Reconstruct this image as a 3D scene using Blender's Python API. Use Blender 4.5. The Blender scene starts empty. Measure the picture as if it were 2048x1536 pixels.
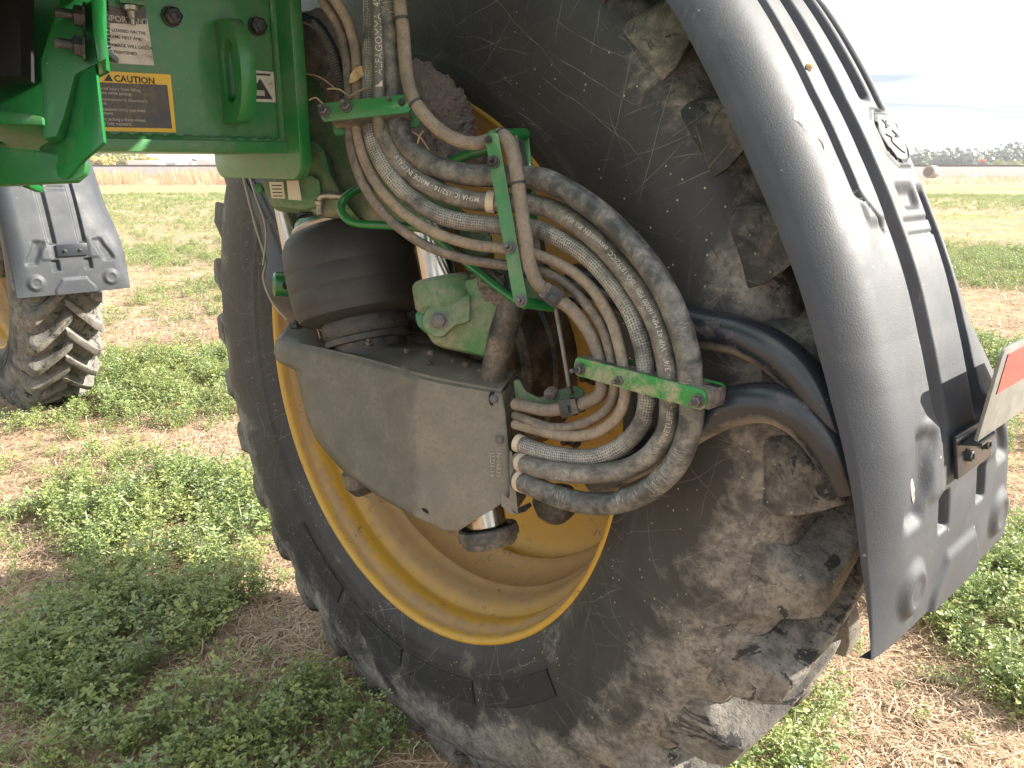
import bpy, bmesh, math, random
import numpy as np
from mathutils import Vector, Matrix, noise
random.seed(7)
rng = np.random.default_rng(7)
sc = bpy.context.scene
COL = sc.collection
R = math.radians

# ------------------------------------------------------------------ camera
CAM_H = 1.41
FPX = 1600.0                               # focal length in photo pixels (2048 wide)
PITCH = math.atan(438 / FPX)
cam_data = bpy.data.cameras.new('camera')
cam_data.sensor_width = 36
cam_data.lens = 36 * FPX / 2048
cam_data.clip_start = 0.02
cam_data.clip_end = 3000
cam = bpy.data.objects.new('camera', cam_data)
COL.objects.link(cam)
cam.location = (0, 0, CAM_H)
cam.rotation_euler = (math.pi / 2 - PITCH, 0, 0)
sc.camera = cam

# ------------------------------------------------------------------ world, sun, exposure
SUN_EL, SUN_AZ = R(31), R(3)              # azimuth from +X towards +Y
world = bpy.data.worlds.new('World')
sc.world = world
world.use_nodes = True
wn = world.node_tree
wn.nodes.clear()
def wnode(t, **k):
    n = wn.nodes.new(t)
    for a, b in k.items():
        setattr(n, a, b)
    return n
sky = wnode('ShaderNodeTexSky', sky_type='NISHITA')
sky.sun_disc = False
sky.sun_elevation = SUN_EL
sky.sun_rotation = R(90) - SUN_AZ
sky.dust_density = 2.0
tc = wnode('ShaderNodeTexCoord')
mp = wnode('ShaderNodeMapping')
mp.inputs['Scale'].default_value = (1.5, 1.5, 9.0)
mp.inputs['Location'].default_value = (3.1, 0.4, 0.35)
wn.links.new(tc.outputs['Generated'], mp.inputs['Vector'])
n1 = wnode('ShaderNodeTexNoise')
n1.inputs['Scale'].default_value = 1.6
n1.inputs['Detail'].default_value = 7
n1.inputs['Roughness'].default_value = 0.5
wn.links.new(mp.outputs[0], n1.inputs['Vector'])
cr = wnode('ShaderNodeValToRGB')           # cloud body: grey blue undersides to white
cr.color_ramp.elements[0].position = 0.43
cr.color_ramp.elements[0].color = (1.2, 1.45, 1.85, 1)
cr.color_ramp.elements[1].position = 0.555
cr.color_ramp.elements[1].color = (5.6, 5.6, 5.55, 1)
wn.links.new(n1.outputs['Fac'], cr.inputs['Fac'])
cf = wnode('ShaderNodeValToRGB')           # how much of the blue is covered
cf.color_ramp.elements[0].position = 0.30
cf.color_ramp.elements[0].color = (0.45, 0.45, 0.45, 1)
cf.color_ramp.elements[1].position = 0.46
cf.color_ramp.elements[1].color = (1, 1, 1, 1)
wn.links.new(n1.outputs['Fac'], cf.inputs['Fac'])
mx = wnode('ShaderNodeMix', data_type='RGBA')
wn.links.new(cf.outputs['Color'], mx.inputs[0])
wn.links.new(sky.outputs['Color'], mx.inputs[6])
wn.links.new(cr.outputs['Color'], mx.inputs[7])
bg = wnode('ShaderNodeBackground')
bg.inputs['Strength'].default_value = 0.090
wn.links.new(mx.outputs[2], bg.inputs['Color'])
wo = wnode('ShaderNodeOutputWorld')
wn.links.new(bg.outputs[0], wo.inputs['Surface'])

sun_data = bpy.data.lights.new('sun', 'SUN')
sun_data.energy = 4.4
sun_data.angle = R(0.6)
sun_data.color = (1.0, 0.93, 0.82)
sun = bpy.data.objects.new('sun', sun_data)
COL.objects.link(sun)
sdir = Vector((math.cos(SUN_EL) * math.cos(SUN_AZ), math.cos(SUN_EL) * math.sin(SUN_AZ), math.sin(SUN_EL)))
sun.rotation_euler = (-sdir).to_track_quat('-Z', 'Y').to_euler()
sun.location = sdir * 30

vs = sc.view_settings
vs.view_transform = 'Standard'
vs.look = 'None'
vs.exposure = 2.12
vs.gamma = 1
vs.use_curve_mapping = False
sc.cycles.use_denoising = True
sc.cycles.max_bounces = 7
sc.cycles.caustics_reflective = False
sc.cycles.caustics_refractive = False

# ------------------------------------------------------------------ frames
# machine frame: x = travel direction w, y = inboard a, z = up, origin at the near wheel's centre
C0 = np.array([-.232, 1.745, CAM_H - .462])
ANG = R(133.7)
wv = np.array([math.cos(ANG), math.sin(ANG), 0.])
av = np.array([-math.sin(ANG), math.cos(ANG), 0.])
zv = np.array([0, 0, 1.])
ML = Matrix.Translation(C0) @ Matrix.Rotation(ANG, 4, 'Z')
cp, sp = math.cos(PITCH), math.sin(PITCH)
FW = np.array([0, cp, -sp]); UP = np.array([0, sp, cp]); RT = np.array([1., 0, 0])
CAMW = np.array([0, 0, CAM_H])
def to_loc(v): return np.array([v @ wv, v @ av, v @ zv])
CAML = to_loc(CAMW - C0)
def ray_w(x, y): return FW + RT * (x - 1024) / FPX - UP * (y - 768) / FPX
def ray(x, y): return to_loc(ray_w(x, y))
def D(x, y, d): return Vector(CAML + ray(x, y) * d)              # photo direction at depth d, machine frame
def Ct(x, y, c, ax):
    r = ray(x, y); k = (c - CAML[ax]) / r[ax]
    return Vector(CAML + r * k)
def T(x, y, t): return Ct(x, y, t, 1)                             # on the plane inboard = t
def Wp(x, y, w): return Ct(x, y, w, 0)                            # on the plane fore-aft = w
def G(x, y, z=0.):                                                # on the ground, world frame
    r = ray_w(x, y); k = (z - CAM_H) / r[2]
    return Vector(CAMW + r * k)
AWAY = Vector(to_loc(FW)); UPL = Vector(to_loc(UP)); RTL = Vector(to_loc(RT))
W_, A_, Z_ = Vector((1, 0, 0)), Vector((0, 1, 0)), Vector((0, 0, 1))

# ------------------------------------------------------------------ object helpers
BASE = {}
def props(o, label=None, cat=None, group=None, kind=None):
    if label: o['label'] = label
    if cat: o['category'] = cat
    if group: o['group'] = group
    if kind: o['kind'] = kind
def thing(name, label, cat, base, group=None, wld=False):
    o = bpy.data.objects.new(name, None)
    COL.objects.link(o)
    o.empty_display_size = .05
    b = Vector(base)
    if wld: o.location = b
    else:
        o.location = ML @ b
        o.rotation_euler = (0, 0, ANG)
    BASE[o.name] = b
    props(o, label, cat, group)
    return o
def shade(bm, ang=32):
    for f in bm.faces: f.smooth = True
    for e in bm.edges:
        if len(e.link_faces) == 2 and e.calc_face_angle(0) > R(ang): e.smooth = False
def obj(name, bm, mat, parent=None, base=None, wld=False, label=None, cat=None, group=None, kind=None, ang=32, recalc=True):
    if recalc and bm.faces: bmesh.ops.recalc_face_normals(bm, faces=bm.faces[:])
    if ang is not None: shade(bm, ang)
    b = BASE[parent.name] if parent is not None else Vector(base if base is not None else (0, 0, 0))
    bmesh.ops.translate(bm, vec=-b, verts=bm.verts[:])
    me = bpy.data.meshes.new(name)
    bm.to_mesh(me); bm.free()
    for m in (mat if isinstance(mat, (list, tuple)) else [mat]): me.materials.append(m)
    o = bpy.data.objects.new(name, me)
    COL.objects.link(o)
    BASE[o.name] = b
    if parent is not None: o.parent = parent
    elif wld: o.location = b
    else:
        o.location = ML @ b
        o.rotation_euler = (0, 0, ANG)
    props(o, label, cat, group, kind)
    return o
def NB(): return bmesh.new()
def bev(bm, w, seg=2, ang=30, edges=None):
    es = edges or [e for e in bm.edges if len(e.link_faces) == 2 and e.calc_face_angle(0) > R(ang)]
    if es: bmesh.ops.bevel(bm, geom=es, offset=w, segments=seg, affect='EDGES', profile=.6, clamp_overlap=True)
def plate(bm, pts, thick, w=0.0, seg=2):
    """polygon pts extruded by the vector thick"""
    pts = [Vector(p) for p in pts]; th = Vector(thick)
    a = [bm.verts.new(p) for p in pts]; b = [bm.verts.new(p + th) for p in pts]
    n = len(pts)
    bm.faces.new(a); bm.faces.new(b[::-1])
    for i in range(n): bm.faces.new([a[i], b[i], b[(i + 1) % n], a[(i + 1) % n]])
    if w:
        bmesh.ops.recalc_face_normals(bm, faces=bm.faces[:])
        bev(bm, w, seg)
    return bm
def box(bm, c, hx, hy, hz, w=0.0, seg=2):
    c, hx, hy, hz = Vector(c), Vector(hx), Vector(hy), Vector(hz)
    return plate(bm, [c - hx - hy - hz, c + hx - hy - hz, c + hx + hy - hz, c - hx + hy - hz], hz * 2, w, seg)
def frame_of(d):
    d = Vector(d).normalized()
    u = d.cross(Z_ if abs(d.z) < .9 else W_).normalized()
    return d, u, d.cross(u).normalized()
def lathe(bm, prof, c, axis, seg=32, close=False, hexrows=()):
    """prof: (h along the axis, radius)"""
    c = Vector(c); d, u, v = frame_of(axis)
    rows = []
    for i, (h, r) in enumerate(prof):
        if r < 1e-6: rows.append([bm.verts.new(c + d * h)]); continue
        row = []
        for k in range(seg):
            a = 2 * math.pi * k / seg
            rr = r * (.866 if (i in hexrows and k % 2) else 1)
            row.append(bm.verts.new(c + d * h + (u * math.cos(a) + v * math.sin(a)) * rr))
        rows.append(row)
    for p, q in zip(rows, rows[1:]):
        for k in range(seg):
            k2 = (k + 1) % seg
            if len(p) == 1 and len(q) == 1: continue
            if len(p) == 1: bm.faces.new([p[0], q[k2], q[k]])
            elif len(q) == 1: bm.faces.new([p[k], p[k2], q[0]])
            else: bm.faces.new([p[k], p[k2], q[k2], q[k]])
    return bm
def bolt(name, pos, axis, r, mat, parent, stud=1.0, washer=1.45):
    bm = NB()
    lathe(bm, [(0, r * washer), (r * .25, r * washer), (r * .26, r * 1.1), (r * 1.05, r * 1.1), (r * 1.2, r * .75),
               (r * 1.2, r * .52), (r * (1.2 + stud), r * .52), (r * (1.35 + stud), 0)], pos, axis, 12, hexrows=(2, 3))
    return obj(name, bm, mat, parent, ang=20)
def spline(pts, sub=8):
    pts = [Vector(p) for p in pts]
    P = [pts[0] * 2 - pts[1]] + pts + [pts[-1] * 2 - pts[-2]]
    out = []
    for i in range(1, len(P) - 2):
        p0, p1, p2, p3 = P[i - 1:i + 3]
        for k in range(sub):
            t = k / sub
            out.append(.5 * ((2 * p1) + (p2 - p0) * t + (2 * p0 - 5 * p1 + 4 * p2 - p3) * t * t + (3 * p1 - p0 - 3 * p2 + p3) * t ** 3))
    out.append(pts[-1])
    return out
def tube(bm, path, r, seg=16, caps=True, rfun=None):
    """path: dense points. UV = (arc length m, share of the girth)"""
    uvl = bm.loops.layers.uv.verify()
    n = len(path)
    tan = [(path[min(i + 1, n - 1)] - path[max(i - 1, 0)]).normalized() for i in range(n)]
    up = tan[0].cross(Vector((.3, .5, .81))).normalized()
    L = 0; rows = []; us = []
    for i in range(n):
        if i: L += (path[i] - path[i - 1]).length
        up = (up - tan[i] * up.dot(tan[i])).normalized()
        sd = tan[i].cross(up)
        rr = rfun(L, i / (n - 1)) if rfun else r
        rows.append([bm.verts.new(path[i] + (up * math.cos(2 * math.pi * k / seg) + sd * math.sin(2 * math.pi * k / seg)) * rr) for k in range(seg)])
        us.append(L)
    for i in range(n - 1):
        for k in range(seg):
            k2 = (k + 1) % seg
            f = bm.faces.new([rows[i][k], rows[i][k2], rows[i + 1][k2], rows[i + 1][k]])
            for lp, (uu, vv) in zip(f.loops, [(us[i], k), (us[i], k + 1), (us[i + 1], k + 1), (us[i + 1], k)]):
                lp[uvl].uv = (uu, vv / seg)
    if caps:
        bm.faces.new(rows[0][::-1]); bm.faces.new(rows[-1])
    return bm
def grid(bm, rows):
    vs_ = [[bm.verts.new(p) for p in r] for r in rows]
    for a, b in zip(vs_, vs_[1:]):
        for k in range(len(a) - 1): bm.faces.new([a[k], a[k + 1], b[k + 1], b[k]])
    return vs_
def text_mesh(body, size, bold=0.0, align='LEFT'):
    cu = bpy.data.curves.new('t', 'FONT')
    cu.body = body; cu.size = size; cu.offset = bold * size; cu.resolution_u = 2
    cu.align_x = align
    ob = bpy.data.objects.new('t', cu)
    me = bpy.data.meshes.new_from_object(ob)
    bpy.data.objects.remove(ob); bpy.data.curves.remove(cu)
    return me
def text_on(name, body, size, org, ex, ey, mat, parent, bold=0.0, lift=.0012, align='LEFT'):
    me = text_mesh(body, size, bold, align)
    bm = NB(); bm.from_mesh(me); bpy.data.meshes.remove(me)
    ex, ey = Vector(ex).normalized(), Vector(ey).normalized()
    nn = ex.cross(ey).normalized()
    for v in bm.verts: v.co = Vector(org) + ex * v.co.x + ey * v.co.y + nn * lift
    return obj(name, bm, mat, parent, ang=None, recalc=False)

# ------------------------------------------------------------------ materials
class M_:
    def __init__(s, name):
        s.m = bpy.data.materials.new(name); s.m.use_nodes = True
        s.t = s.m.node_tree; s.t.nodes.clear()
        s.out = s.n('ShaderNodeOutputMaterial'); s.b = s.n('ShaderNodeBsdfPrincipled')
        s.l(s.b.outputs[0], s.out.inputs['Surface'])
    def n(s, t, **k):
        x = s.t.nodes.new(t)
        for a, b in k.items(): setattr(x, a, b)
        return x
    def l(s, a, b): s.t.links.new(a, b)
    def set(s, **k):
        for a, b in k.items(): s.b.inputs[a.replace('_', ' ')].default_value = b
    def vec(s, scale=(1, 1, 1), uv=False, rand=True):
        c = s.n('ShaderNodeTexCoord').outputs['UV' if uv else 'Object']
        if rand:
            oi = s.n('ShaderNodeObjectInfo'); v = s.n('ShaderNodeVectorMath', operation='MULTIPLY_ADD')
            s.l(c, v.inputs[0]); v.inputs[1].default_value = (1, 1, 1)
            cm = s.n('ShaderNodeVectorMath', operation='SCALE'); cm.inputs[0].default_value = (17., 11., 5.)
            s.l(oi.outputs['Random'], cm.inputs['Scale']); s.l(cm.outputs[0], v.inputs[2]); c = v.outputs[0]
        if scale != (1, 1, 1):
            m = s.n('ShaderNodeVectorMath', operation='MULTIPLY'); s.l(c, m.inputs[0]); m.inputs[1].default_value = scale; c = m.outputs[0]
        return c
    def noise(s, v, scale, detail=6, rough=.6, dist=0):
        x = s.n('ShaderNodeTexNoise'); s.l(v, x.inputs['Vector'])
        x.inputs['Scale'].default_value = scale; x.inputs['Detail'].default_value = detail
        x.inputs['Roughness'].default_value = rough; x.inputs['Distortion'].default_value = dist
        return x.outputs['Fac']
    def vor(s, v, scale, feature='F1', out='Distance'):
        x = s.n('ShaderNodeTexVoronoi', feature=feature); s.l(v, x.inputs['Vector']); x.inputs['Scale'].default_value = scale
        return x.outputs[out]
    def ramp(s, f, lo, hi, a=0., b=1.):
        x = s.n('ShaderNodeMapRange'); s.l(f, x.inputs[0])
        x.inputs[1].default_value = lo; x.inputs[2].default_value = hi; x.inputs[3].default_value = a; x.inputs[4].default_value = b
        return x.outputs[0]
    def math(s, op, a, b=None):
        x = s.n('ShaderNodeMath', operation=op)
        for i, q in enumerate((a, b)):
            if q is None: continue
            if isinstance(q, (int, float)): x.inputs[i].default_value = q
            else: s.l(q, x.inputs[i])
        return x.outputs[0]
    def mix(s, f, a, b):
        x = s.n('ShaderNodeMix', data_type='RGBA')
        for i, q in ((0, f), (6, a), (7, b)):
            if isinstance(q, (int, float)): x.inputs[i].default_value = q
            elif isinstance(q, tuple): x.inputs[i].default_value = (*q, 1)
            else: s.l(q, x.inputs[i])
        return x.outputs[2]
    def bump(s, f, strength=.3, dist=.002):
        x = s.n('ShaderNodeBump'); s.l(f, x.inputs['Height'])
        x.inputs['Strength'].default_value = strength; x.inputs['Distance'].default_value = dist
        s.l(x.outputs[0], s.b.inputs['Normal'])
    def col(s, c): s.l(c, s.b.inputs['Base Color']) if not isinstance(c, tuple) else s.set(Base_Color=(*c, 1))
    def rough(s, c): s.l(c, s.b.inputs['Roughness']) if not isinstance(c, (int, float)) else s.set(Roughness=c)

DUST = (.29, .25, .205)
def dusty(name, base, dust=DUST, lo=.45, hi=.75, scale=9., amount=1., rough=.4, drough=.9, metallic=0., bump=.25, coat=0., speck=True, base2=None, fine=220., bd=.0008, under=False, face=False):
    s = M_(name); v = s.vec()
    n = s.noise(v, scale, 9, .68, .3)
    f = s.ramp(n, lo, hi, 0, amount)
    n2 = s.noise(v, scale * 9, 5, .7)
    f = s.math('MULTIPLY', f, s.ramp(n2, .36, .58, .3, 1.1))
    if under:                                             # splashed mud sticking to the lower half
        g = s.n('ShaderNodeNewGeometry'); sx = s.n('ShaderNodeSeparateXYZ'); s.l(g.outputs['Normal'], sx.inputs[0])
        f = s.math('MAXIMUM', f, s.math('MULTIPLY', s.ramp(s.math('ADD', sx.outputs[2], s.ramp(n, .3, .7, .3, -.3)), -.45, -.8), .85))
    if face:                                              # the guard is paler and streaked right of its bend
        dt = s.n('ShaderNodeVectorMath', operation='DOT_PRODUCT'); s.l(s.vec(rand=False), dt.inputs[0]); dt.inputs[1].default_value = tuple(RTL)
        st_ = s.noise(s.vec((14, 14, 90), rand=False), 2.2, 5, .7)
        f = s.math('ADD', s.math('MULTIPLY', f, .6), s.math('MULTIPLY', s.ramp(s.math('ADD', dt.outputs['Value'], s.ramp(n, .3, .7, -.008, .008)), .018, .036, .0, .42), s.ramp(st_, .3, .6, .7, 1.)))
    b = base if base2 is None else s.mix(s.ramp(s.noise(v, scale * .4, 3), .35, .65), base, base2)
    c = s.mix(f, b, dust)
    if speck:
        d = s.vor(v, 95.); g = s.ramp(d, .05, .1, .7, 0.)
        g = s.math('MULTIPLY', g, s.ramp(s.noise(v, 30, 2), .56, .6))
        c = s.mix(g, c, tuple(min(1, q * 1.5) for q in dust))
    s.col(c)
    s.rough(s.ramp(f, 0, 1, rough, drough))
    s.set(Metallic=metallic, Coat_Weight=coat)
    s.bump(s.math('ADD', s.noise(v, fine, 4), s.math('MULTIPLY', f, 2.)), bump, bd)
    return s.m
def plain(name, c, rough=.5, metallic=0.):
    s = M_(name); v = s.vec()
    k = s.ramp(s.noise(v, 40, 5), .3, .7, .75, 1.1)
    mm = s.n('ShaderNodeVectorMath', operation='SCALE'); mm.inputs[0].default_value = c; s.l(k, mm.inputs['Scale'])
    s.col(mm.outputs[0]); s.set(Roughness=rough, Metallic=metallic)
    return s.m

GREEN = dusty('green_paint', (.012, .165, .038), (.24, .23, .17), .40, .80, 6., .62, .36, .8, coat=.2)
GREEN_CLEAN = dusty('green_paint_clean', (.010, .135, .032), DUST, .56, .85, 8., .5, .3, .7, coat=.35, speck=False)
GREEN_DUSTY = dusty('green_paint_dusty', (.035, .15, .05), (.27, .24, .19), .36, .66, 10., .95, .5, .9)
GREEN_DARK = dusty('green_paint_dark', (.010, .11, .026), DUST, .52, .82, 6., .5, .4, .8)  # darker base green than the clean paint
GREEN_WORN = dusty('green_paint_worn', (.012, .20, .035), (.34, .29, .22), .46, .60, 26., .85, .35, .85)
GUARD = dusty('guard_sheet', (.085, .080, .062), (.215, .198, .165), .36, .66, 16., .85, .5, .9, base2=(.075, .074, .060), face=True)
DARKMETAL = dusty('dark_metal', (.02, .022, .022), (.24, .2, .155), .40, .7, 18., .9, .45, .9)
BLACKPAINT = dusty('black_tube_paint', (.016, .019, .025), (.22, .19, .155), .60, .76, 15., .8, .26, .9, under=True)
BOLT = dusty('bolt_steel', (.10, .10, .105), (.25, .21, .16), .40, .75, 60., .8, .4, .85, metallic=.6, speck=False)
BOLTDARK = dusty('bolt_black', (.018, .02, .023), (.2, .17, .14), .50, .8, 60., .7, .45, .85, speck=False)
RUBBERBAG = dusty('airbag_rubber', (.020, .020, .020), (.075, .070, .064), .40, .75, 8., .7, .5, .85, fine=500)
AIRBASE = dusty('piston_plastic', (.020, .021, .024), (.125, .114, .10), .42, .70, 22., .75, .5, .9)
HOSE_DUST = (.275, .258, .23)
def hose_mat(name, base, dust=HOSE_DUST, lo=.36, hi=.62, amount=.9, braid=False, streak=False, cloth=False):
    s = M_(name); v = s.vec(); uv = s.vec(uv=True, rand=False)
    f = s.math('MULTIPLY', s.ramp(s.noise(v, 26, 8, .7, .4), lo, hi, 0, amount), s.ramp(s.noise(v, 130, 6, .75), .40, .54, .45, 1.))
    c = s.mix(f, base, dust); h = s.noise(v, 380, 3)
    if braid:
        x = s.n('ShaderNodeTexVoronoi', feature='F1'); mm = s.n('ShaderNodeVectorMath', operation='MULTIPLY'); s.l(uv, mm.inputs[0])
        mm.inputs[1].default_value = (260., 20., 0.); s.l(mm.outputs[0], x.inputs['Vector']); x.inputs['Scale'].default_value = 1.; x.inputs['Randomness'].default_value = .25
        k = s.ramp(x.outputs['Distance'], .25, .5)
        k = s.math('MULTIPLY', k, s.ramp(s.noise(v, 14, 3), .38, .55))
        c = s.mix(k, c, (.33, .32, .29)); h = x.outputs['Distance']
    if streak:
        mm = s.n('ShaderNodeVectorMath', operation='MULTIPLY'); s.l(uv, mm.inputs[0]); mm.inputs[1].default_value = (520., 7., 0.)
        k = s.math('MULTIPLY', s.ramp(s.noise(mm.outputs[0], 1., 3), .52, .66, 0, .8), s.ramp(s.noise(v, 11, 3), .52, .64))
        c = s.mix(k, c, (.42, .41, .38))
    if cloth:
        mm = s.n('ShaderNodeVectorMath', operation='MULTIPLY'); s.l(uv, mm.inputs[0]); mm.inputs[1].default_value = (520., 34., 0.)
        x = s.n('ShaderNodeTexVoronoi', feature='F1'); s.l(mm.outputs[0], x.inputs['Vector']); x.inputs['Scale'].default_value = 1.; x.inputs['Randomness'].default_value = .3
        h = x.outputs['Distance']; c = s.mix(s.ramp(h, .3, .7, 0, .5), c, (.06, .05, .042))
    s.col(c); s.rough(s.ramp(f, 0, 1, .38, .88)); s.bump(h, .45, .0012 if braid or cloth else .0006)
    return s.m
HOSE_BIG = hose_mat('hose_rubber_dark', (.034, .037, .038), lo=.40, hi=.66, amount=.8, streak=True)
HOSE_TEXT = hose_mat('hose_rubber_dusty', (.045, .042, .038), lo=.34, hi=.62)
HOSE_BRAID = hose_mat('hose_braided', (.03, .033, .033), lo=.42, hi=.7, braid=True)
HOSE_TAN = hose_mat('hose_tan_dust', (.10, .085, .066), dust=(.29, .24, .18), lo=.25, hi=.5)
HOSE_THIN = hose_mat('hose_grey_dust', (.05, .046, .042), dust=(.24, .2, .155), lo=.32, hi=.62)
SLEEVE = hose_mat('hose_cloth_sleeve', (.12, .10, .08), dust=(.31, .265, .21), lo=.25, hi=.6, cloth=True)
CORRU = hose_mat('conduit_plastic', (.016, .018, .021), lo=.55, hi=.9, amount=.4)
FERRULE = plain('ferrule_ring', (.55, .47, .36), .5)
ZIP = plain('zip_tie_nylon', (.035, .035, .04), .45)
INK_WHITE = plain('ink_white', (.50, .48, .43), .6)
INK_GREY = plain('ink_pale', (.36, .34, .29), .7)
INK_DARK = plain('ink_black', (.035, .035, .035), .6)
DECAL_YELLOW = dusty('decal_yellow', (.72, .46, .02), DUST, .56, .8, 14., .75, .35)
DECAL_BLACK = dusty('decal_black', (.040, .042, .045), (.2, .175, .145), .44, .70, 14., .8, .35)
DECAL_WHITE = dusty('decal_white', (.62, .60, .56), (.3, .25, .2), .45, .62, 30., .85, .4, speck=False)
DECAL_CREAM = dusty('decal_cream', (.62, .56, .42), (.35, .3, .22), .5, .8, 20., .6, .4, speck=False)
CLAMP_PLASTIC = dusty('clamp_plastic', (.055, .055, .058), (.27, .23, .18), .42, .66, 24., .85, .5, .9)
MUD = dusty('dried_mud', (.19, .152, .130), (.34, .285, .25), .35, .65, 25., .9, .9, .95, bump=.9, fine=90, bd=.004, speck=False)
s_ = M_('chrome'); s_.set(Base_Color=(.40, .37, .32, 1), Metallic=1., Roughness=.14)
v_ = s_.vec(); s_.rough(s_.ramp(s_.noise(v_, 30, 5), .4, .8, .1, .4)); CHROME = s_.m
YELLOWFIT = dusty('steel_fitting', (.35, .33, .28), DUST, .4, .7, 50., .7, .3, .8, metallic=.8, speck=False)

# fender plastic
s_ = M_('fender_plastic'); v_ = s_.vec(rand=False)
f_ = s_.ramp(s_.noise(v_, 5, 8, .7, .5), .48, .8, 0, .55)
c_ = s_.mix(f_, (.031, .036, .044), (.088, .090, .090))
sc_ = s_.math('MULTIPLY', s_.ramp(s_.noise(s_.vec((60, 60, 5), rand=False), 3, 4), .62, .7), s_.ramp(s_.noise(v_, 4, 3), .5, .7, 0, .35))
c_ = s_.mix(sc_, c_, (.16, .16, .16))
d_ = s_.math('MULTIPLY', s_.ramp(s_.vor(v_, 38.), .05, .09, 1., 0.), s_.ramp(s_.noise(v_, 13, 2), .58, .62, 0, .8))
c_ = s_.mix(d_, c_, (.42, .40, .36)); s_.col(c_)
s_.rough(s_.ramp(s_.noise(v_, 12, 4), .3, .7, .52, .68)); s_.set(Specular_IOR_Level=.45)
s_.bump(s_.noise(v_, 400, 3, .6), .36, .0010); FENDER = s_.m

# tyre rubber: charcoal, dried mud towards the tread, scuffs, cobweb-like scratches, specks
def tyre_mat(name, lug=False, panel=False):
    s = M_(name); v = s.vec(rand=lug)
    sep = s.n('ShaderNodeSeparateXYZ'); s.l(s.vec(rand=False), sep.inputs[0])
    rad = s.math('SQRT', s.math('ADD', s.math('POWER', sep.outputs[0], 2.), s.math('POWER', sep.outputs[2], 2.)))
    big = s.noise(v, 4.2, 8, .66, .5); mid = s.noise(v, 17, 8, .7, .3); fine = s.noise(v, 90, 5, .7)
    rr = s.ramp(rad, .74, .95, -.10, .22 if not lug else .165)
    gp = s.n('ShaderNodeNewGeometry'); sw = s.n('ShaderNodeSeparateXYZ'); s.l(gp.outputs['Position'], sw.inputs[0])
    low = s.ramp(sw.outputs[2], .15, 1.35, .085, -.085)          # mud splashed up from the wheel's lower part
    f = s.math('ADD', s.math('ADD', s.math('MULTIPLY', big, .65), s.math('MULTIPLY', mid, .35)), s.math('ADD', rr, low))
    f = s.ramp(f, .515, .625, 0, .95 if not lug else .85)
    if panel: f = s.math('MULTIPLY', f, .6)
    f = s.math('MULTIPLY', f, s.ramp(fine, .36, .52, .45, 1.))
    base = s.mix(s.ramp(big, .35, .65), (.027, .027, .028), (.050, .049, .046))
    if panel: base = (.024, .024, .025)
    c = s.mix(f, base, s.mix(s.ramp(mid, .35, .65), (.115, .108, .098), (.27, .252, .222)))
    # wet-looking black patches worn through the mud
    w = s.math('MULTIPLY', s.ramp(s.noise(v, 11, 9, .74, 1.0), .565, .59), s.ramp(rad, .82, .92))
    c = s.mix(s.math('MULTIPLY', w, .85), c, (.014, .014, .015))
    # scuffs: thin lines in several directions, each shown only in patches
    dst = s.n('ShaderNodeTexNoise'); s.l(v, dst.inputs['Vector']); dst.inputs['Scale'].default_value = 2.3; dst.inputs['Detail'].default_value = 3
    lines = None
    for q, (ang_, fr, wd, th) in enumerate(((12, 9, .020, .54), (47, 7, .014, .53), (78, 11, .022, .55), (103, 6, .012, .52), (131, 8, .016, .53), (160, 10, .020, .55), (63, 15, .03, .57), (118, 17, .035, .58))):
        dt = s.n('ShaderNodeVectorMath', operation='DOT_PRODUCT'); s.l(v, dt.inputs[0])
        fr *= 1.45; wd *= 1.25
        dt.inputs[1].default_value = (math.cos(R(ang_)) * fr, fr * .6, math.sin(R(ang_)) * fr)
        ph = s.math('ADD', dt.outputs['Value'], s.math('MULTIPLY', dst.outputs['Fac'], 1.1 + q * .25))
        ln = s.math('ABSOLUTE', s.math('SUBTRACT', s.math('FRACT', ph), .5))
        of = s.n('ShaderNodeVectorMath', operation='ADD'); s.l(v, of.inputs[0]); of.inputs[1].default_value = (q * 3.3, q * 1.7, -q * 2.1)
        k = s.math('MULTIPLY', s.ramp(ln, wd * .10, wd * .42, 1., 0.), s.ramp(s.noise(of.outputs[0], 5.5, 3), th - .025, th + .07))
        lines = k if lines is None else s.math('MAXIMUM', lines, k)
    c = s.mix(s.math('MULTIPLY', lines, s.ramp(fine, .3, .65, .1, .62 if not panel else .4)), c, (.30, .29, .26))
    d = s.math('MULTIPLY', s.ramp(s.vor(v, 60.), .07, .11, 1., 0.), s.ramp(s.noise(v, 8, 2), .47, .55))
    c = s.mix(s.math('MULTIPLY', d, .8), c, (.48, .44, .34))
    s.col(c); s.rough(s.ramp(f, 0, 1, .55, .92)); s.set(Specular_IOR_Level=.35)
    s.bump(s.math('ADD', s.math('MULTIPLY', f, 1.2), s.math('ADD', s.math('MULTIPLY', mid, .8), s.math('MULTIPLY', fine, .5))), .55, .004)
    return s.m
TYRE = tyre_mat('tyre_rubber'); LUG = tyre_mat('tyre_lug_rubber', lug=True); PANEL = tyre_mat('tyre_panel_rubber', panel=True)

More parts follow.
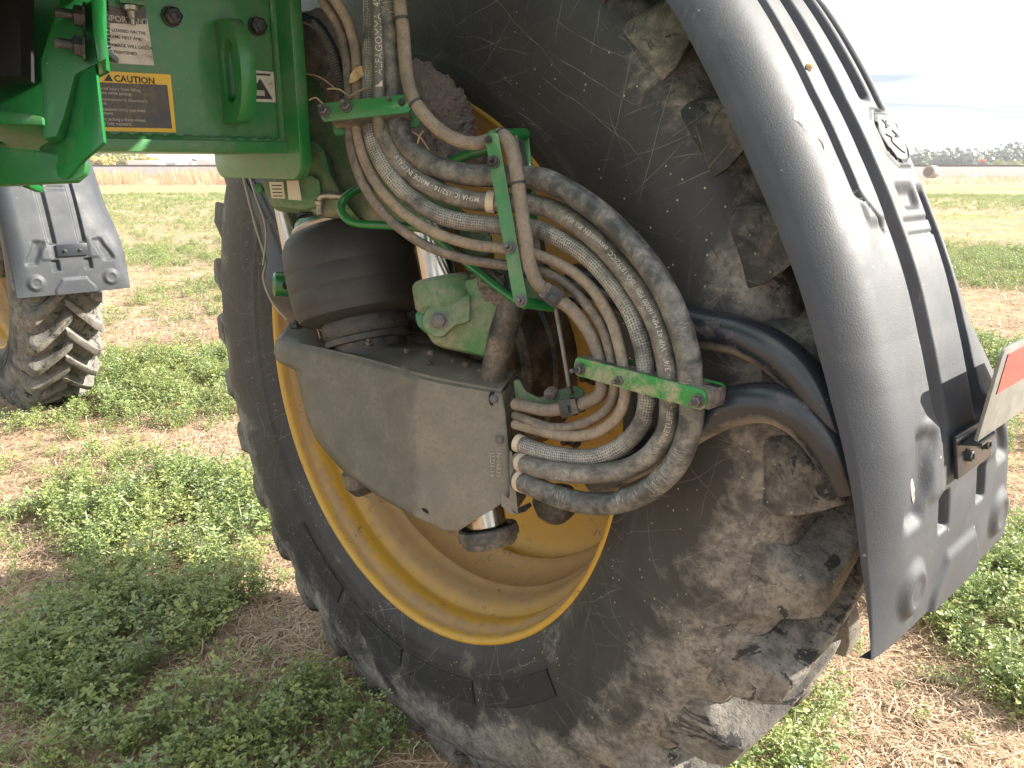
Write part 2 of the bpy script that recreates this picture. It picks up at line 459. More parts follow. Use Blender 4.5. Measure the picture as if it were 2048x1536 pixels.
# rim paint: yellow, tan dust settled in the bands, rust chips
s_ = M_('rim_yellow'); v_ = s_.vec(rand=False)
sep_ = s_.n('ShaderNodeSeparateXYZ'); s_.l(v_, sep_.inputs[0])
band = s_.n('ShaderNodeValToRGB'); e_ = band.color_ramp; e_.interpolation = 'LINEAR'
s_.l(s_.math('ADD', s_.ramp(sep_.outputs[1], -.35, .02), s_.ramp(s_.noise(v_, 12, 5), .3, .7, -.03, .03)), band.inputs[0])
e_.elements[0].position = 0.; e_.elements[0].color = (.42,) * 3 + (1,)
e_.elements[1].position = 1.; e_.elements[1].color = (.15,) * 3 + (1,)
for p_, q_ in ((.10, .30), (.18, .25), (.25, .75), (.50, .80), (.66, .85), (.72, .55), (.77, .12), (.82, .18), (.86, .85), (.91, .75), (.94, .2)):
    x_ = e_.elements.new(p_); x_.color = (q_,) * 3 + (1,)
f_ = s_.math('MULTIPLY', band.outputs[0], s_.ramp(s_.noise(v_, 22, 7, .7), .3, .55, .75, 1.12))
c_ = s_.mix(f_, (.52, .305, .025), (.31, .205, .11))
rst = s_.math('MULTIPLY', s_.ramp(s_.noise(v_, 40, 6, .75), .595, .625), s_.ramp(s_.noise(v_, 6, 2), .40, .6))
c_ = s_.mix(s_.math('MULTIPLY', rst, .8), c_, (.12, .075, .05))
s_.col(c_); s_.rough(s_.ramp(f_, 0, 1, .38, .8)); s_.bump(s_.noise(v_, 120, 4), .15, .001); RIM = s_.m

# ground and plants
def leaf_mat(name, a, b):
    s = M_(name); oi = s.n('ShaderNodeObjectInfo'); g = s.n('ShaderNodeNewGeometry')
    f = s.math('ADD', s.math('MULTIPLY', oi.outputs['Random'], .6), s.math('MULTIPLY', g.outputs['Random Per Island'], .4))
    s.col(s.mix(f, a, b)); s.set(Roughness=.38, Specular_IOR_Level=.45)
    tr = s.n('ShaderNodeBsdfTranslucent'); s.l(s.mix(f, tuple(q * 1.2 for q in a), tuple(q * 1.2 for q in b)), tr.inputs[0])
    mx = s.n('ShaderNodeMixShader'); mx.inputs[0].default_value = .3
    s.l(s.b.outputs[0], mx.inputs[1]); s.l(tr.outputs[0], mx.inputs[2]); s.l(mx.outputs[0], s.out.inputs['Surface'])
    return s.m
LEAF = leaf_mat('alfalfa_leaf', (.132, .212, .072), (.355, .385, .13))
LEAF_PALE = leaf_mat('alfalfa_leaf_pale', (.22, .31, .16), (.36, .41, .18))
STEM = leaf_mat('alfalfa_stem', (.16, .22, .08), (.26, .28, .13))
STRAW = leaf_mat('dry_straw', (.36, .27, .185), (.60, .48, .36))
DRYGRASS = leaf_mat('tall_dry_grass', (.34, .235, .13), (.50, .37, .23))

# ------------------------------------------------------------------ ground
GZ = 0.
def fbm(x, y, s, o=4):
    return noise.fractal(Vector((x * s, y * s, 3.7)), 1.0, 2.0, o)
s_ = M_('field_ground'); v_ = s_.vec(rand=False)
st_ = s_.n('ShaderNodeVectorMath', operation='MULTIPLY'); s_.l(v_, st_.inputs[0]); st_.inputs[1].default_value = (.45, 1., 1.)
g1 = s_.noise(st_.outputs[0], .55, 7, .6, .4); g2 = s_.noise(v_, 6, 8, .7); g3 = s_.noise(v_, 55, 6, .75)
str_ = s_.n('ShaderNodeVectorMath', operation='MULTIPLY'); s_.l(v_, str_.inputs[0]); str_.inputs[1].default_value = (1., .18, 1.)
g4 = s_.noise(str_.outputs[0], 38, 5, .7, 1.2)
soil = s_.mix(s_.ramp(g2, .3, .7), (.17, .115, .078), (.30, .21, .14))
strw = s_.mix(s_.ramp(g3, .3, .7), (.34, .235, .145), (.55, .41, .27))
c_ = s_.mix(s_.ramp(s_.math('ADD', s_.math('MULTIPLY', g4, .6), s_.math('MULTIPLY', g2, .4)), .42, .56), soil, strw)
sep_ = s_.n('ShaderNodeSeparateXYZ'); s_.l(v_, sep_.inputs[0])
far = s_.ramp(sep_.outputs[1], 7., 22., 0, 1)           # beyond the plants that are built one by one
grn = s_.ramp(s_.math('ADD', s_.math('MULTIPLY', g1, .8), s_.math('MULTIPLY', g2, .2)), .455, .56)
grn = s_.math('MULTIPLY', grn, s_.ramp(g3, .3, .6, .55, 1.))
c_ = s_.mix(s_.math('MULTIPLY', grn, s_.math('MULTIPLY', far, .85)), c_, s_.mix(g3, (.10, .165, .05), (.23, .29, .10)))
edge = s_.ramp(sep_.outputs[1], 57., 58.5, 0, 1)          # the field ends in a dry verge
c_ = s_.mix(edge, c_, s_.mix(g2, (.27, .18, .12), (.38, .27, .18)))
s_.col(c_); s_.set(Roughness=.95, Specular_IOR_Level=.1)
s_.bump(s_.math('ADD', g3, s_.math('MULTIPLY', g4, 1.5)), .8, .02)
GROUND = s_.m
bm = NB()
ys = [-40, -8, -2] + [0.25 * i for i in range(0, 41)] + [12, 15, 20, 30, 45, 60, 90, 140, 250, 450, 900]
xs = [-900, -400, -150, -60, -25, -14] + [0.25 * i for i in range(-36, 37)] + [14, 25, 60, 150, 400, 900]
def ghgt(x, y):
    k = max(0., 1 - max(abs(x) / 12, abs(y - 4) / 12))
    return .018 * k * noise.fractal(Vector((x * 1.3, y * 1.3, .5)), 1., 2., 3)
grid(bm, [[(x, y, ghgt(x, y)) for x in xs] for y in ys])
ground = obj('ground', bm, GROUND, wld=True, ang=80, kind='structure')

# ------------------------------------------------------------------ near wheel
TW = -.17                                                  # tyre's mid plane
NL = 34
side = [(-.012, .606), (.004, .612), (.014, .628), (.022, .645), (.030, .660), (.0285, .664), (.035, .672), (.0335, .676), (.041, .700),
        (.047, .735), (.050, .775), (.050, .80), (.047, .83), (.040, .865), (.030, .888), (.013, .913), (-.010, .932), (-.03, .938), (-.09, .941), (-.17, .942)]
prof = side + [(2 * TW - t, r) for t, r in side[-2::-1]]
def ground_squash(bm, zmin):
    for v in bm.verts:
        if v.co.z < zmin:
            ov = zmin - v.co.z
            v.co.z = zmin
            v.co.y += (1 if v.co.y > TW else -1) * min(.03, ov * .5)
def make_wheel():
    t = thing('wheel', 'large muddy rear tractor wheel with yellow rim standing in front of the camera', 'wheel', (0, 0, 0), 'wheels of the machine')
    bm = NB(); seg = 204
    rows = [[(r * math.cos(2 * math.pi * k / seg), tt, r * math.sin(2 * math.pi * k / seg)) for k in range(seg + 1)] for tt, r in prof]
    grid(bm, rows); bmesh.ops.remove_doubles(bm, verts=bm.verts[:], dist=1e-5)
    for v in bm.verts:                                    # slight unevenness of the rubber between the lugs
        rr = math.hypot(v.co.x, v.co.z)
        if rr > .8:
            th = math.atan2(v.co.z, v.co.x)
            k = (rr - .8) / .16
            s = 1 - .012 * k * (1 + math.cos(NL * th + 3.1)) * .5
            v.co.x *= s; v.co.z *= s
    ground_squash(bm, -.945)
    tyre = obj('tyre', bm, TYRE, t, ang=70)
    # one lug: shoulder buttress running diagonally on to the tread
    def lug_bm(sgn):
        bm = NB()
        # t, r(base), t, r(top), theta offset (m), half width base, half width top
        st = [(.0250, .892, .0272, .896, .004, .044, .041), (.0135, .910, .0232, .919, .002, .047, .043), (.000, .922, .0185, .945, -.002, .046, .040),
              (-.014, .931, .0105, .975, -.008, .042, .034), (-.030, .935, -.006, .999, -.016, .040, .030), (-.06, .937, -.040, 1.003, -.04, .038, .027),
              (-.11, .939, -.10, 1.004, -.105, .035, .025), (-.165, .939, -.165, 1.002, -.175, .034, .023), (-.192, .939, -.186, .998, -.195, .030, .018)]
        vs_ = []
        for tb, rb, tt, rt, off, hb, ht in st:
            q = []
            lean = .030 * max(0, 1 - len(vs_) / 6)            # shoulder end: long ramp on the upper side, steep lower side
            for tt_, r_, d_ in ((tb, rb - .006, -hb - lean), (tt, rt, -ht + lean * .4), (tt, rt, ht + lean * .25), (tb, rb - .006, hb)):
                th = (d_ - off * -1) / r_
                y = tt_ if sgn > 0 else 2 * TW - tt_
                q.append(bm.verts.new((r_ * math.cos(th), y, r_ * math.sin(th))))
            vs_.append(q)
        for a, b in zip(vs_, vs_[1:]):
            for k in range(4): bm.faces.new([a[k], a[(k + 1) % 4], b[(k + 1) % 4], b[k]])
        bm.faces.new(vs_[0]); bm.faces.new(vs_[-1][::-1])
        bmesh.ops.recalc_face_normals(bm, faces=bm.faces[:])
        bev(bm, .0045, 2, 28)
        return bm
    for sgn in (1, -1):
        first = obj('tread_lug', lug_bm(sgn), LUG, tyre, ang=40)
        for k in range(NL):
            o = first if k == 0 else first.copy()
            if k: COL.objects.link(o)
            th = R(131.0 + 5.3 + (5.3 if sgn < 0 else 0)) + 2 * math.pi * k / NL
            o.parent = tyre
            o.rotation_euler = (0, -th, 0)
    # smooth raised panels of the sidewall
    for k in range(16):
        a0 = 2 * math.pi * k / 16 + .02; a1 = a0 + 2 * math.pi / 16 - .05
        if not 222 < math.degrees((a0 + a1) / 2) < 318: continue
        bm = NB(); rows = []
        for tt, r in ((.0395, .686), (.0435, .688), (.0500, .738), (.0467, .741)):
            rows.append([(r * math.cos(a0 + (a1 - a0) * i / 14), tt, r * math.sin(a0 + (a1 - a0) * i / 14)) for i in range(15)])
        grid(bm, rows); obj('sidewall_panel', bm, PANEL, tyre)
    # rim
    rp = [(-.02, .60), (-.004, .612), (.003, .620), (.008, .619), (.010, .614), (.006, .607), (-.004, .603), (-.016, .602), (-.022, .5985), (-.030, .592), (-.040, .588), (-.060, .585), (-.072, .587),
          (-.080, .584), (-.090, .572), (-.105, .562), (-.135, .556), (-.160, .550), (-.164, .546), (-.168, .547), (-.20, .543), (-.235, .535), (-.25, .522), (-.262, .512), (-.270, .510), (-.276, .515),
          (-.290, .528), (-.305, .530), (-.318, .522), (-.326, .505), (-.330, .48), (-.328, .44), (-.320, .40), (-.312, .34), (-.310, .24), (-.30, .21), (-.30, .0)]
    bm = NB(); lathe(bm, rp, (0, 0, 0), A_, 160)
    obj('rim', bm, RIM, t, ang=60, recalc=False)
    bm = NB(); lathe(bm, [(-.31, .235), (-.24, .235), (-.235, .225), (-.17, .22), (-.16, .20), (-.06, .195), (-.05, .17), (.0, .165), (.01, .14), (.05, .135), (.06, 0)], (0, 0, 0), A_, 48)
    hub = obj('hub', bm, DARKMETAL, t)
    for k in range(10):
        a = 2 * math.pi * k / 10
        bolt('wheel_nut', (math.cos(a) * .28, -.309, math.sin(a) * .28), A_, .015, BOLTDARK, t, stud=1.5)
    return t
wheel = make_wheel()

# ------------------------------------------------------------------ rear fender over the near wheel
F_TH = [95, 110, 125, 138, 143.6, 148, 153, 158, 162.6, 166.7, 170, 174, 181, 187.6]
F_RE = [.985, .985, .987, .990, .984, .982, .985, .993, 1.003, 1.012, 1.022, 1.038, 1.066, 1.104]
F_OF = [.06, .06, .06, .06, .062, .062, .062, .060, .058, .055, .052, .047, .032, .006]
def sm(x, a, b):
    k = min(1, max(0, (x - a) / (b - a))); return k * k * (3 - 2 * k)
def band_(x, c, h, e): return sm(x, c - h - e, c - h + e) * (1 - sm(x, c + h - e, c + h + e))
def fender_disp(t, th):
    """height of the moulding above the smooth shell, metres"""
    h = 0.
    top = lambda e: 1 - sm(th, e - .5, e + .5)
    # thin bead line that bends into the first groove, and the raised strip beside it
    c = -.019 - .045 * sm(th, 155.5, 159.5)
    h -= .006 * band_(t, c, .0022, .003) * top(159.5)
    h += .006 * band_(t, -.047, .024, .005) * top(158.3)
    # grooves
    h -= .017 * band_(t, -.103, .0185, .006) * top(174.3)
    h -= .017 * band_(t, -.190, .016, .006) * top(147.6)
    h -= .017 * band_(t, -.238, .013, .006) * top(148.6)
    h -= .017 * band_(t, -.246, .0165, .006) * top(174.3) * sm(th, 155.4, 156.6)
    # badge seat
    e = max(abs((t + .212) / .046), abs((th - 151.4) / 2.75), (abs((t + .212) / .046) + abs((th - 151.4) / 2.75)) / 1.55)
    h += .004 * (1 - sm(e, .88, 1.0)) - .0035 * (sm(e, .74, .80) * (1 - sm(e, .84, .90)))
    # scoop below the badge and two little steps
    k = (th - 155.2) / 2.4
    if 0 < k < 1: h -= .011 * band_(t, -.187, .032 - .008 * k, .007) * sm(th, 155.1, 156.3) * (1 - sm(th, 157.0, 157.8))
    for q in (158.4, 159.6): h -= .0035 * band_(th, q, .12, .10) * band_(t, -.182, .045, .006)
    # raised stiffening field at the lower end
    fld = sm(th, 172.3, 173.6) * (1 - sm(th, 178.0, 179.0))
    h += .006 * fld * band_(t, -.18, .135, .012) * (1 - .9 * band_(t, -.18, .09, .012))
    for sd in (1, -1):                                    # slanted side recesses
        tt = (t + .18) * sd
        lim = .155 + .045 * sm(th, 173.5, 179.5)
        h -= .012 * sm(tt, lim - .055, lim - .03) * (1 - sm(tt, lim - .005, lim + .018)) * sm(th, 172.8, 174.2) * (1 - sm(th, 178.8, 180.0))
        # short pockets under the bracket
        tt2 = t + .18 - sd * .077
        h -= .015 * band_(tt2, 0, .017, .005) * band_(th, 180.1, 1.35, .3)
        # round bosses near the corners
        q = math.hypot(t + .18 - sd * .178, (th - 184.2) * .0193)
        h += .010 * (1 - sm(q, .024, .048)) - .003 * (1 - sm(q, .012, .026))
    tr = sm(th, 183.2, 184.2) * band_(t, -.18, .060 + .035 * sm(th, 183.6, 186.8), .007)
    h += .007 * tr
    return h
def fender_pt(t, th, lift=0., off_edge=None):
    e = np.interp(th, F_TH, F_RE); o = np.interp(th, F_TH, F_OF)
    k = 1.0
    # cross-section: rounded shoulders at both sides
    x = (t + .18) / .27
    ax = abs(x)
    if ax > .72: k = 1 - .75 * ((ax - .72) / .28) ** 2.2
    if x < -.2: k -= 1.9 * ((-x - .2) / .8) ** 1.7 * (1 - sm(th, 160, 179))
    k -= .06 * ax * ax
    r = e + o * k + lift
    return Vector((r * math.cos(R(th)), t, r * math.sin(R(th))))
def make_fender():
    t = thing('fender', 'grey black plastic fender over the near rear wheel, sunlit on its right side', 'fender', (-.9, -.18, .55), 'wheel fenders')
    bm = NB(); rows = []
    ths = list(np.linspace(95, 136, 40)) + list(np.linspace(136.3, 187.6, 330))
    tts = [.09 - .54 * k / 150 for k in range(151)]
    for th in ths:
        e = np.interp(th, F_TH, F_RE); c, s = math.cos(R(th)), math.sin(R(th))
        # inner and outer flanges hang below the shoulders
        row = [Vector((e * c, .092, e * s))]
        for tt in tts: row.append(fender_pt(tt, th, fender_disp(tt, th)))
        q = row[-1]; qr = math.hypot(q.x, q.z) - .03; row.append(Vector((qr * c, -.457, qr * s)))
        rows.append(row)
    # the lower end is turned in
    last = rows[-1]
    rows.append([Vector((p.x * .985, p.y, p.z - .004)) for p in last])
    grid(bm, rows)
    shell = obj('fender_shell', bm, FENDER, t, ang=60)
    return t, shell
fender, fender_shell = make_fender()
def fsurf(t, th, lift=0): return fender_pt(t, th, fender_disp(t, th) + lift)
# emblem: outline border and leaping-animal strokes
def fstroke(name, pts, r, parent, closed=False, mat=FENDER):
    P = [fsurf(a, b, .0006) for a, b in pts]
    bm = NB(); tube(bm, P, r, 6); return obj(name, bm, mat, parent)
bc, bth = -.212, 151.4
def bpt(x, y): return (bc - x * .040, bth + y * 2.35)
oct_ = [(-.55, -1), (.55, -1), (.9, -.72), (1, -.2), (.95, .45), (.6, .88), (0, 1.03), (-.6, .88), (-.95, .45), (-1, -.2), (-.9, -.72), (-.55, -1)]
dense = lambda P, n=6: [tuple(np.array(a) + (np.array(b) - np.array(a)) * k / n) for a, b in zip(P, P[1:]) for k in range(n)] + [P[-1]]
emb = fstroke('emblem_border', [bpt(x * .92, y * .92) for x, y in dense(oct_)], .0013, fender)
for nm, P in (('emblem_stroke', [(-.62, -.05), (-.25, .05), (-.42, .22), (.05, .52), (.35, .62)]), ('emblem_stroke', [(.1, -.22), (.45, .02), (.12, .0)]),
              ('emblem_stroke', [(-.35, -.62), (-.2, -.45), (-.35, -.30), (-.1, -.38)]), ('emblem_stroke', [(-.05, -.6), (-.12, -.42), (.02, -.4)])):
    fstroke(nm, [bpt(x, y) for x, y in dense(P)], .0013, fender)
# marker bracket on the fender
fb = fsurf(-.19, 176.2, .004)
n_f = (fsurf(-.19, 176.2, .05) - fsurf(-.19, 176.2, 0)).normalized()
up_f = (fsurf(-.19, 175.2) - fsurf(-.19, 177.2)).normalized()
def make_bracket(parent):
    bm = NB(); box(bm, fb + n_f * .004, A_ * .072, up_f * .030, n_f * .003, .0015)
    b = obj('marker_bracket', bm, BLACKPAINT, parent)
    for sd in (1, -1): bolt('bracket_bolt', fb + n_f * .0065 + A_ * .036 * sd - up_f * .004, n_f, .0075, BOLTDARK, b, stud=.3, washer=1.3)
    return b
make_bracket(fender)

# copies: the front wheel and its fender on the same side of the machine
WB = 4.22
def copy_tree(o, parent=None):
    c = o.copy(); COL.objects.link(c)
    if parent is not None: c.parent = parent
    for ch in list(o.children): copy_tree(ch, c)
    return c
wheel2 = copy_tree(wheel); wheel2.location = ML @ Vector((WB, 0.0, 0))
wheel2['label'] = 'distant muddy front wheel under the far fender at the left edge'
fender2 = copy_tree(fender)
fender2.location = ML @ (BASE['fender'] + Vector((WB, 0, -.03)))
fender2['label'] = 'far grey plastic fender over the front wheel, seen below the green bracket'
# the near fender carries an upright reflector plate
pA, pB = T(1955, 884, -.13), T(2009, 700, -.12)
upp = (pB - pA); nrm = upp.cross(A_).normalized()
if nrm.dot(Vector(CAML) - pA) < 0: nrm = -nrm
PL = .30
mk = thing('marker_plate', 'grey plate with a red reflector band sticking out beside the fender at the right edge', 'reflector plate', pA)
bm = NB(); plate(bm, [pA, pA - A_ * PL, pB - A_ * PL, pB - A_ * .012, pB - A_ * .004 - upp * .03, pB - upp * .07], -nrm * .005, .001)
obj('plate', bm, plain('plate_grey', (.20, .205, .195), .45), mk)
bm = NB(); q0 = pA + upp * .50 - A_ * .022 + nrm * .0012; q1 = pA + upp * .93 - A_ * .022 + nrm * .0012
plate(bm, [q0, q0 - A_ * (PL - .04), q1 - A_ * (PL - .04), q1], -nrm * .0008)
obj('red_reflector', bm, dusty('reflector_red', (.30, .05, .05), (.33, .20, .18), .45, .8, 30., .4, .3, .6, speck=False), mk)
bm = NB()
plate(bm, [pA + nrm * .006, pA - A_ * .06 + nrm * .006, fb + n_f * .008 - A_ * .06 + up_f * .02, fb + n_f * .008 + A_ * .06 + up_f * .02], Z_ * -.004)
obj('plate_foot', bm, BLACKPAINT, mk)
# splashes and a dead insect on the fender
def splat(name, label, cat, t, th, pts, h, mat):
    """irregular low blob lying on the fender shell; pts in cm (across, along)"""
    base = fsurf(t, th)
    bm = NB(); c = bm.verts.new(fsurf(t, th, h)); ring = []; inner = []
    for x, y in pts:
        ring.append(bm.verts.new(fsurf(t - x * .01, th + y * .535, .0003)))
        inner.append(bm.verts.new(fsurf(t - x * .006, th + y * .32, h * random.uniform(.6, 1.2))))
    n = len(pts)
    for i in range(n):
        bm.faces.new([ring[i], ring[(i + 1) % n], inner[(i + 1) % n], inner[i]]); bm.faces.new([inner[i], inner[(i + 1) % n], c])
    o = obj(name, bm, mat, base=base, ang=60); props(o, label, cat); return o
DROP = dusty('dropping_grey', (.30, .32, .34), (.55, .52, .45), .4, .6, 120., .8, .5, .8)
splat('bird_dropping', 'grey wet looking bird dropping on the fender near its left edge', 'bird dropping', .035, 150.2, [(-.5, -1.2), (.3, -1.5), (.9, -.6), (.8, .5), (.5, 1.6), (.2, 1.9), (-.2, 1.2), (-.5, .2), (-1, -.3)], .0025, DROP)
splat('bird_dropping', 'pale dried bird dropping running down the fender, right of the grey one', 'bird dropping', .012, 151.9, [(-.3, -1.2), (.2, -1.4), (.4, -.4), (.2, .6), (.35, 1.6), (.1, 2.1), (-.3, 1.7), (-.15, .6), (-.5, -.3)], .0025, DECAL_CREAM)
splat('bird_dropping', 'white flaky dropping in the shaded lower part of the fender', 'bird dropping', -.02, 177.4, [(-.3, -1.3), (.25, -1.5), (.45, -.2), (.3, 1.2), (0, 1.8), (-.35, .6)], .002, DECAL_WHITE)
splat('dead_insect', 'small orange dead insect stuck on the bead of the fender', 'insect', -.035, 146.0, [(-.4, -.4), (.1, -.6), (.5, -.2), (.3, .4), (-.1, .7), (-.5, .3)], .007, dusty('insect_orange', (.42, .22, .07), (.5, .4, .25), .4, .6, 200., .8))

# ------------------------------------------------------------------ axle beam with its end plate, lug, bolts and decals
WB_ = -.085                                               # rear face of the web
bz = T(560, 309, .31).z                                   # bottom of the beam (just above eye height)
beam = thing('axle_beam', 'green axle beam with caution decals and lifting lug at the upper left', 'axle beam', (WB_, .45, bz))
bm = NB(); box(bm, (WB_ + .006, .53, .69), A_ * .215, W_ * .006, Z_ * .195)
obj('web', bm, GREEN, beam)
bm = NB(); box(bm, (.03, .53, bz + .011), A_ * .215, W_ * .133, Z_ * .0095, .003)
obj('bottom_flange', bm, GREEN, beam)
# weld bead
bm = NB()
tube(bm, [Vector((WB_ - .003, .315 + .425 * k / 60, bz + .0225 + .0015 * math.sin(k * 1.7))) for k in range(61)], .006, 8, rfun=lambda L, k: .0058 + .0012 * math.sin(L * 260))
obj('weld_bead', bm, GREEN, beam)
# end plate with rounded lower corners
ez = T(530, 357, .30).z
pr = T(616, 200, .295).x; pl = T(451, 330, .295).x
def rpoly(w0, w1, z0, z1, r, a):
    P = []
    for cx, cz, s in ((w0 + r, z0 + r, 180), (w1 - r, z0 + r, 270)):
        for k in range(7): P.append((cx + r * math.cos(R(s + 15 * k)), a, cz + r * math.sin(R(s + 15 * k))))
    return P + [(w1, a, z1), (w0, a, z1)]
bm = NB(); plate(bm, rpoly(pr, pl, ez, .92, .035, .295), A_ * .022, .0025)
obj('end_plate', bm, GREEN, beam)
bm = NB(); tube(bm, [Vector((WB_ - .004, .3185, bz + .02 + .4 * k / 30)) for k in range(31)], .006, 8)
obj('weld_bead', bm, GREEN, beam)
# lifting lug
la = T(455, 140, .42)
lc = Wp(452, 143, WB_); la_ = lc.y
lz0, lz1 = Wp(452, 248, WB_).z, Wp(445, 42, WB_).z
lw = .078; cz = (lz0 + lz1) / 2; hh = (lz1 - lz0) / 2
P = [(WB_ + .001, 0, lz0)]
for k in range(19):
    a = -90 + 10 * k
    P.append((WB_ - (lw - .05) - .05 * math.cos(R(a)) ** .8 if abs(a) < 90 else WB_ - (lw - .05), 0, cz + hh * math.sin(R(a))))
P.append((WB_ + .001, 0, lz1))
outer = [Vector((p[0], la_ + .012, p[2])) for p in P]
slot = []
sh = hh * .60; sw = .0185
for k in range(24):
    a = 2 * math.pi * k / 24
    cx = sw * math.cos(a); czz = sw * math.sin(a) + (sh - sw) * (1 if math.sin(a) >= 0 else -1)
    slot.append(Vector((WB_ - .036 + cx, la_ + .012, cz + czz)))
bm = NB()
ov = [bm.verts.new(p) for p in outer]; sv = [bm.verts.new(p) for p in slot]
es = [bm.edges.new((ov[i], ov[(i + 1) % len(ov)])) for i in range(len(ov))] + [bm.edges.new((sv[i], sv[(i + 1) % len(sv)])) for i in range(len(sv))]
bmesh.ops.triangle_fill(bm, edges=es, use_beauty=True)
ex = bmesh.ops.extrude_face_region(bm, geom=bm.faces[:])
bmesh.ops.translate(bm, vec=-A_ * .026, verts=[v for v in ex['geom'] if isinstance(v, bmesh.types.BMVert)])
bmesh.ops.recalc_face_normals(bm, faces=bm.faces[:])
bev(bm, .002, 2, 50)
obj('lifting_lug', bm, GREEN, beam)
for i, (x, y) in enumerate(((342, 33), (513, 53))):
    bolt('hex_bolt', Wp(x, y, WB_ - .0005), -W_, .0125, BOLTDARK, beam, stud=.1, washer=1.25)
# decals: thin plates on the web, lettering on top.  reading direction runs outboard (-A)
def web_px(x, y): return Wp(x, y, WB_ - .0008)
def decal(name, corners, mat, parent, lift=.0006):
    bm = NB(); P = [web_px(*c) + Vector((-lift, 0, 0)) for c in corners]
    plate(bm, P, W_ * .0005); return obj(name, bm, mat, parent)
def dtext(name, body, x, y, px_h, mat, parent, bold=0., lift=.0012):
    o = web_px(x, y); sz = (web_px(x, y - px_h) - o).length / .70
    return text_on(name, body, sz, o + Vector((-lift, 0, 0)), -A_, Z_, mat, parent, bold, .0002)
dc = decal('caution_decal', [(150, 139), (341, 149), (352, 265), (150, 261)], DECAL_YELLOW, beam)
dk = decal('decal_panel', [(155, 163), (334, 170), (344, 257), (155, 253)], DECAL_BLACK, dc, .0010)
dtext('warning_words', '\u26a0CAUTION' if False else 'CAUTION', 228, 163, 13, INK_DARK, dc, .02, .0012)
bm = NB(); q = [web_px(*c) + Vector((-.0012, 0, 0)) for c in ((207, 162), (226, 163), (217, 148))]; plate(bm, q, W_ * .0003); obj('warning_triangle', bm, INK_DARK, dc)
for i, (b, x, y) in enumerate((('To avoid injury from falling', 183, 178), ('machine while jacking:', 183, 187), ("See instructions in Operator's", 186, 200), ('Manual.', 186, 208),
                               ('Jack machine using approved', 187, 220), ('equipment.', 187, 228), ('Before jacking a front wheel,', 188, 240), ('turn it fully outward.', 188, 249))):
    dtext('warning_words', b, x, y, 6.3, INK_WHITE, dc, .012, .0016)
di = decal('important_decal', [(150, 8), (291, 16), (308, 131), (150, 122)], DECAL_WHITE, beam)
decal('decal_panel', [(150, 8), (291, 16), (294, 49), (150, 44)], DECAL_BLACK, di, .0010)
dtext('notice_words', 'IMPORTANT', 203, 40, 12, INK_WHITE, di, .02, .0014)
for b, x, y in (('IF LOADED ON THE', 214, 62), ('FRAME FIRST AND', 214, 75), ('DAMAGE WILL OCCUR', 216, 92), ('IF TIGHTENED', 218, 106)):
    dtext('notice_words', b, x, y, 6.2, INK_DARK, di, .01, .0012)
dp = decal('pictogram_decal', [(470, 138), (547, 144), (551, 205), (470, 201)], DECAL_WHITE, beam)
bm = NB(); q = [web_px(*c) + Vector((-.0012, 0, 0)) for c in ((492, 197), (545, 199), (520, 157))]; plate(bm, q, W_ * .0003); obj('pictogram_triangle', bm, INK_DARK, dp)
bm = NB(); q = [web_px(*c) + Vector((-.0014, 0, 0)) for c in ((512, 191), (529, 192), (528, 181), (513, 180))]; plate(bm, q, W_ * .0003); obj('pictogram_mark', bm, INK_WHITE, dp)
bm = NB(); q = [web_px(*c) + Vector((-.0012, 0, 0)) for c in ((500, 150), (540, 152), (540, 148), (500, 146))]; plate(bm, q, W_ * .0003); obj('pictogram_bar', bm, INK_DARK, dp)
bm = NB(); lathe(bm, [(0, .012), (.006, .012), (.008, .007), (.016, .006), (.018, .004), (.026, .004), (.026, 0)], Wp(262, 12, WB_ - .012), -Z_, 12); obj('grease_nipple', bm, YELLOWFIT, beam)
bm = NB(); box(bm, Wp(262, 4, WB_ - .006), A_ * .018, W_ * .008, Z_ * .004, .001); obj('nipple_block', bm, GREEN, beam)

# ------------------------------------------------------------------ foreground bracket of the frame at the far left
fr = thing('frame_bracket', 'dark green frame bracket in the left foreground, in front of the axle beam', 'frame bracket', D(100, 250, .95))
def pxplate(name, pts, d, th, mat, parent, w=.003, dd=None):
    """outline seen in the photo, standing at its own distance d (per-point when given) and extruded away by th metres"""
    bm = NB(); P = [D(p[0], p[1], p[2] if len(p) > 2 else d) for p in pts]
    plate(bm, P, AWAY * th if not isinstance(th, Vector) else th, w); return obj(name, bm, mat, parent)
pxplate('cheek_plate', [(190, 128, .93), (208, 284, .92), (168, 318, .935), (133, 357, .95), (68, 354, .97), (79, 292, .975), (113, 273, .96), (128, 232, .955), (152, 150, .945)], .93, AWAY * .008, GREEN_CLEAN, fr)
pxplate('edge_plate', [(180, -30), (209, -30), (206, 40), (213, 118), (196, 125), (186, 60)], .90, -RTL * .02 + AWAY * .04, GREEN_CLEAN, fr)
pxplate('gusset_plate', [(128, -30), (188, -30), (190, 60), (197, 126), (150, 148), (128, 232), (113, 272), (85, 278), (80, 120)], .935, .03, GREEN_DARK, fr)
pxplate('rear_panel', [(-80, -30), (140, -30), (118, 272), (-80, 300)], 1.02, .02, GREEN_DARK, fr)
pxplate('opening_lip', [(-80, 205), (84, 232), (86, 250), (-80, 246)], .93, .10, GREEN_DARK, fr)
pxplate('cavity_shade_sheet', [(-80, -60), (40, -60), (42, 150), (-80, 160)], .955, .03, plain('cavity_shade_black', (.006, .006, .006), .8), fr)  # black sheet; its colour stands in for the shade deep in the opening
pxplate('lower_box', [(-80, 285), (72, 300), (172, 322), (168, 345), (148, 362), (60, 366), (-80, 374)], .955, .012, GREEN_DARK, fr, .002)
pxplate('hanging_tab', [(42, 360), (62, 362), (60, 375), (42, 374)], 1.0, .03, GREEN_DARK, fr)
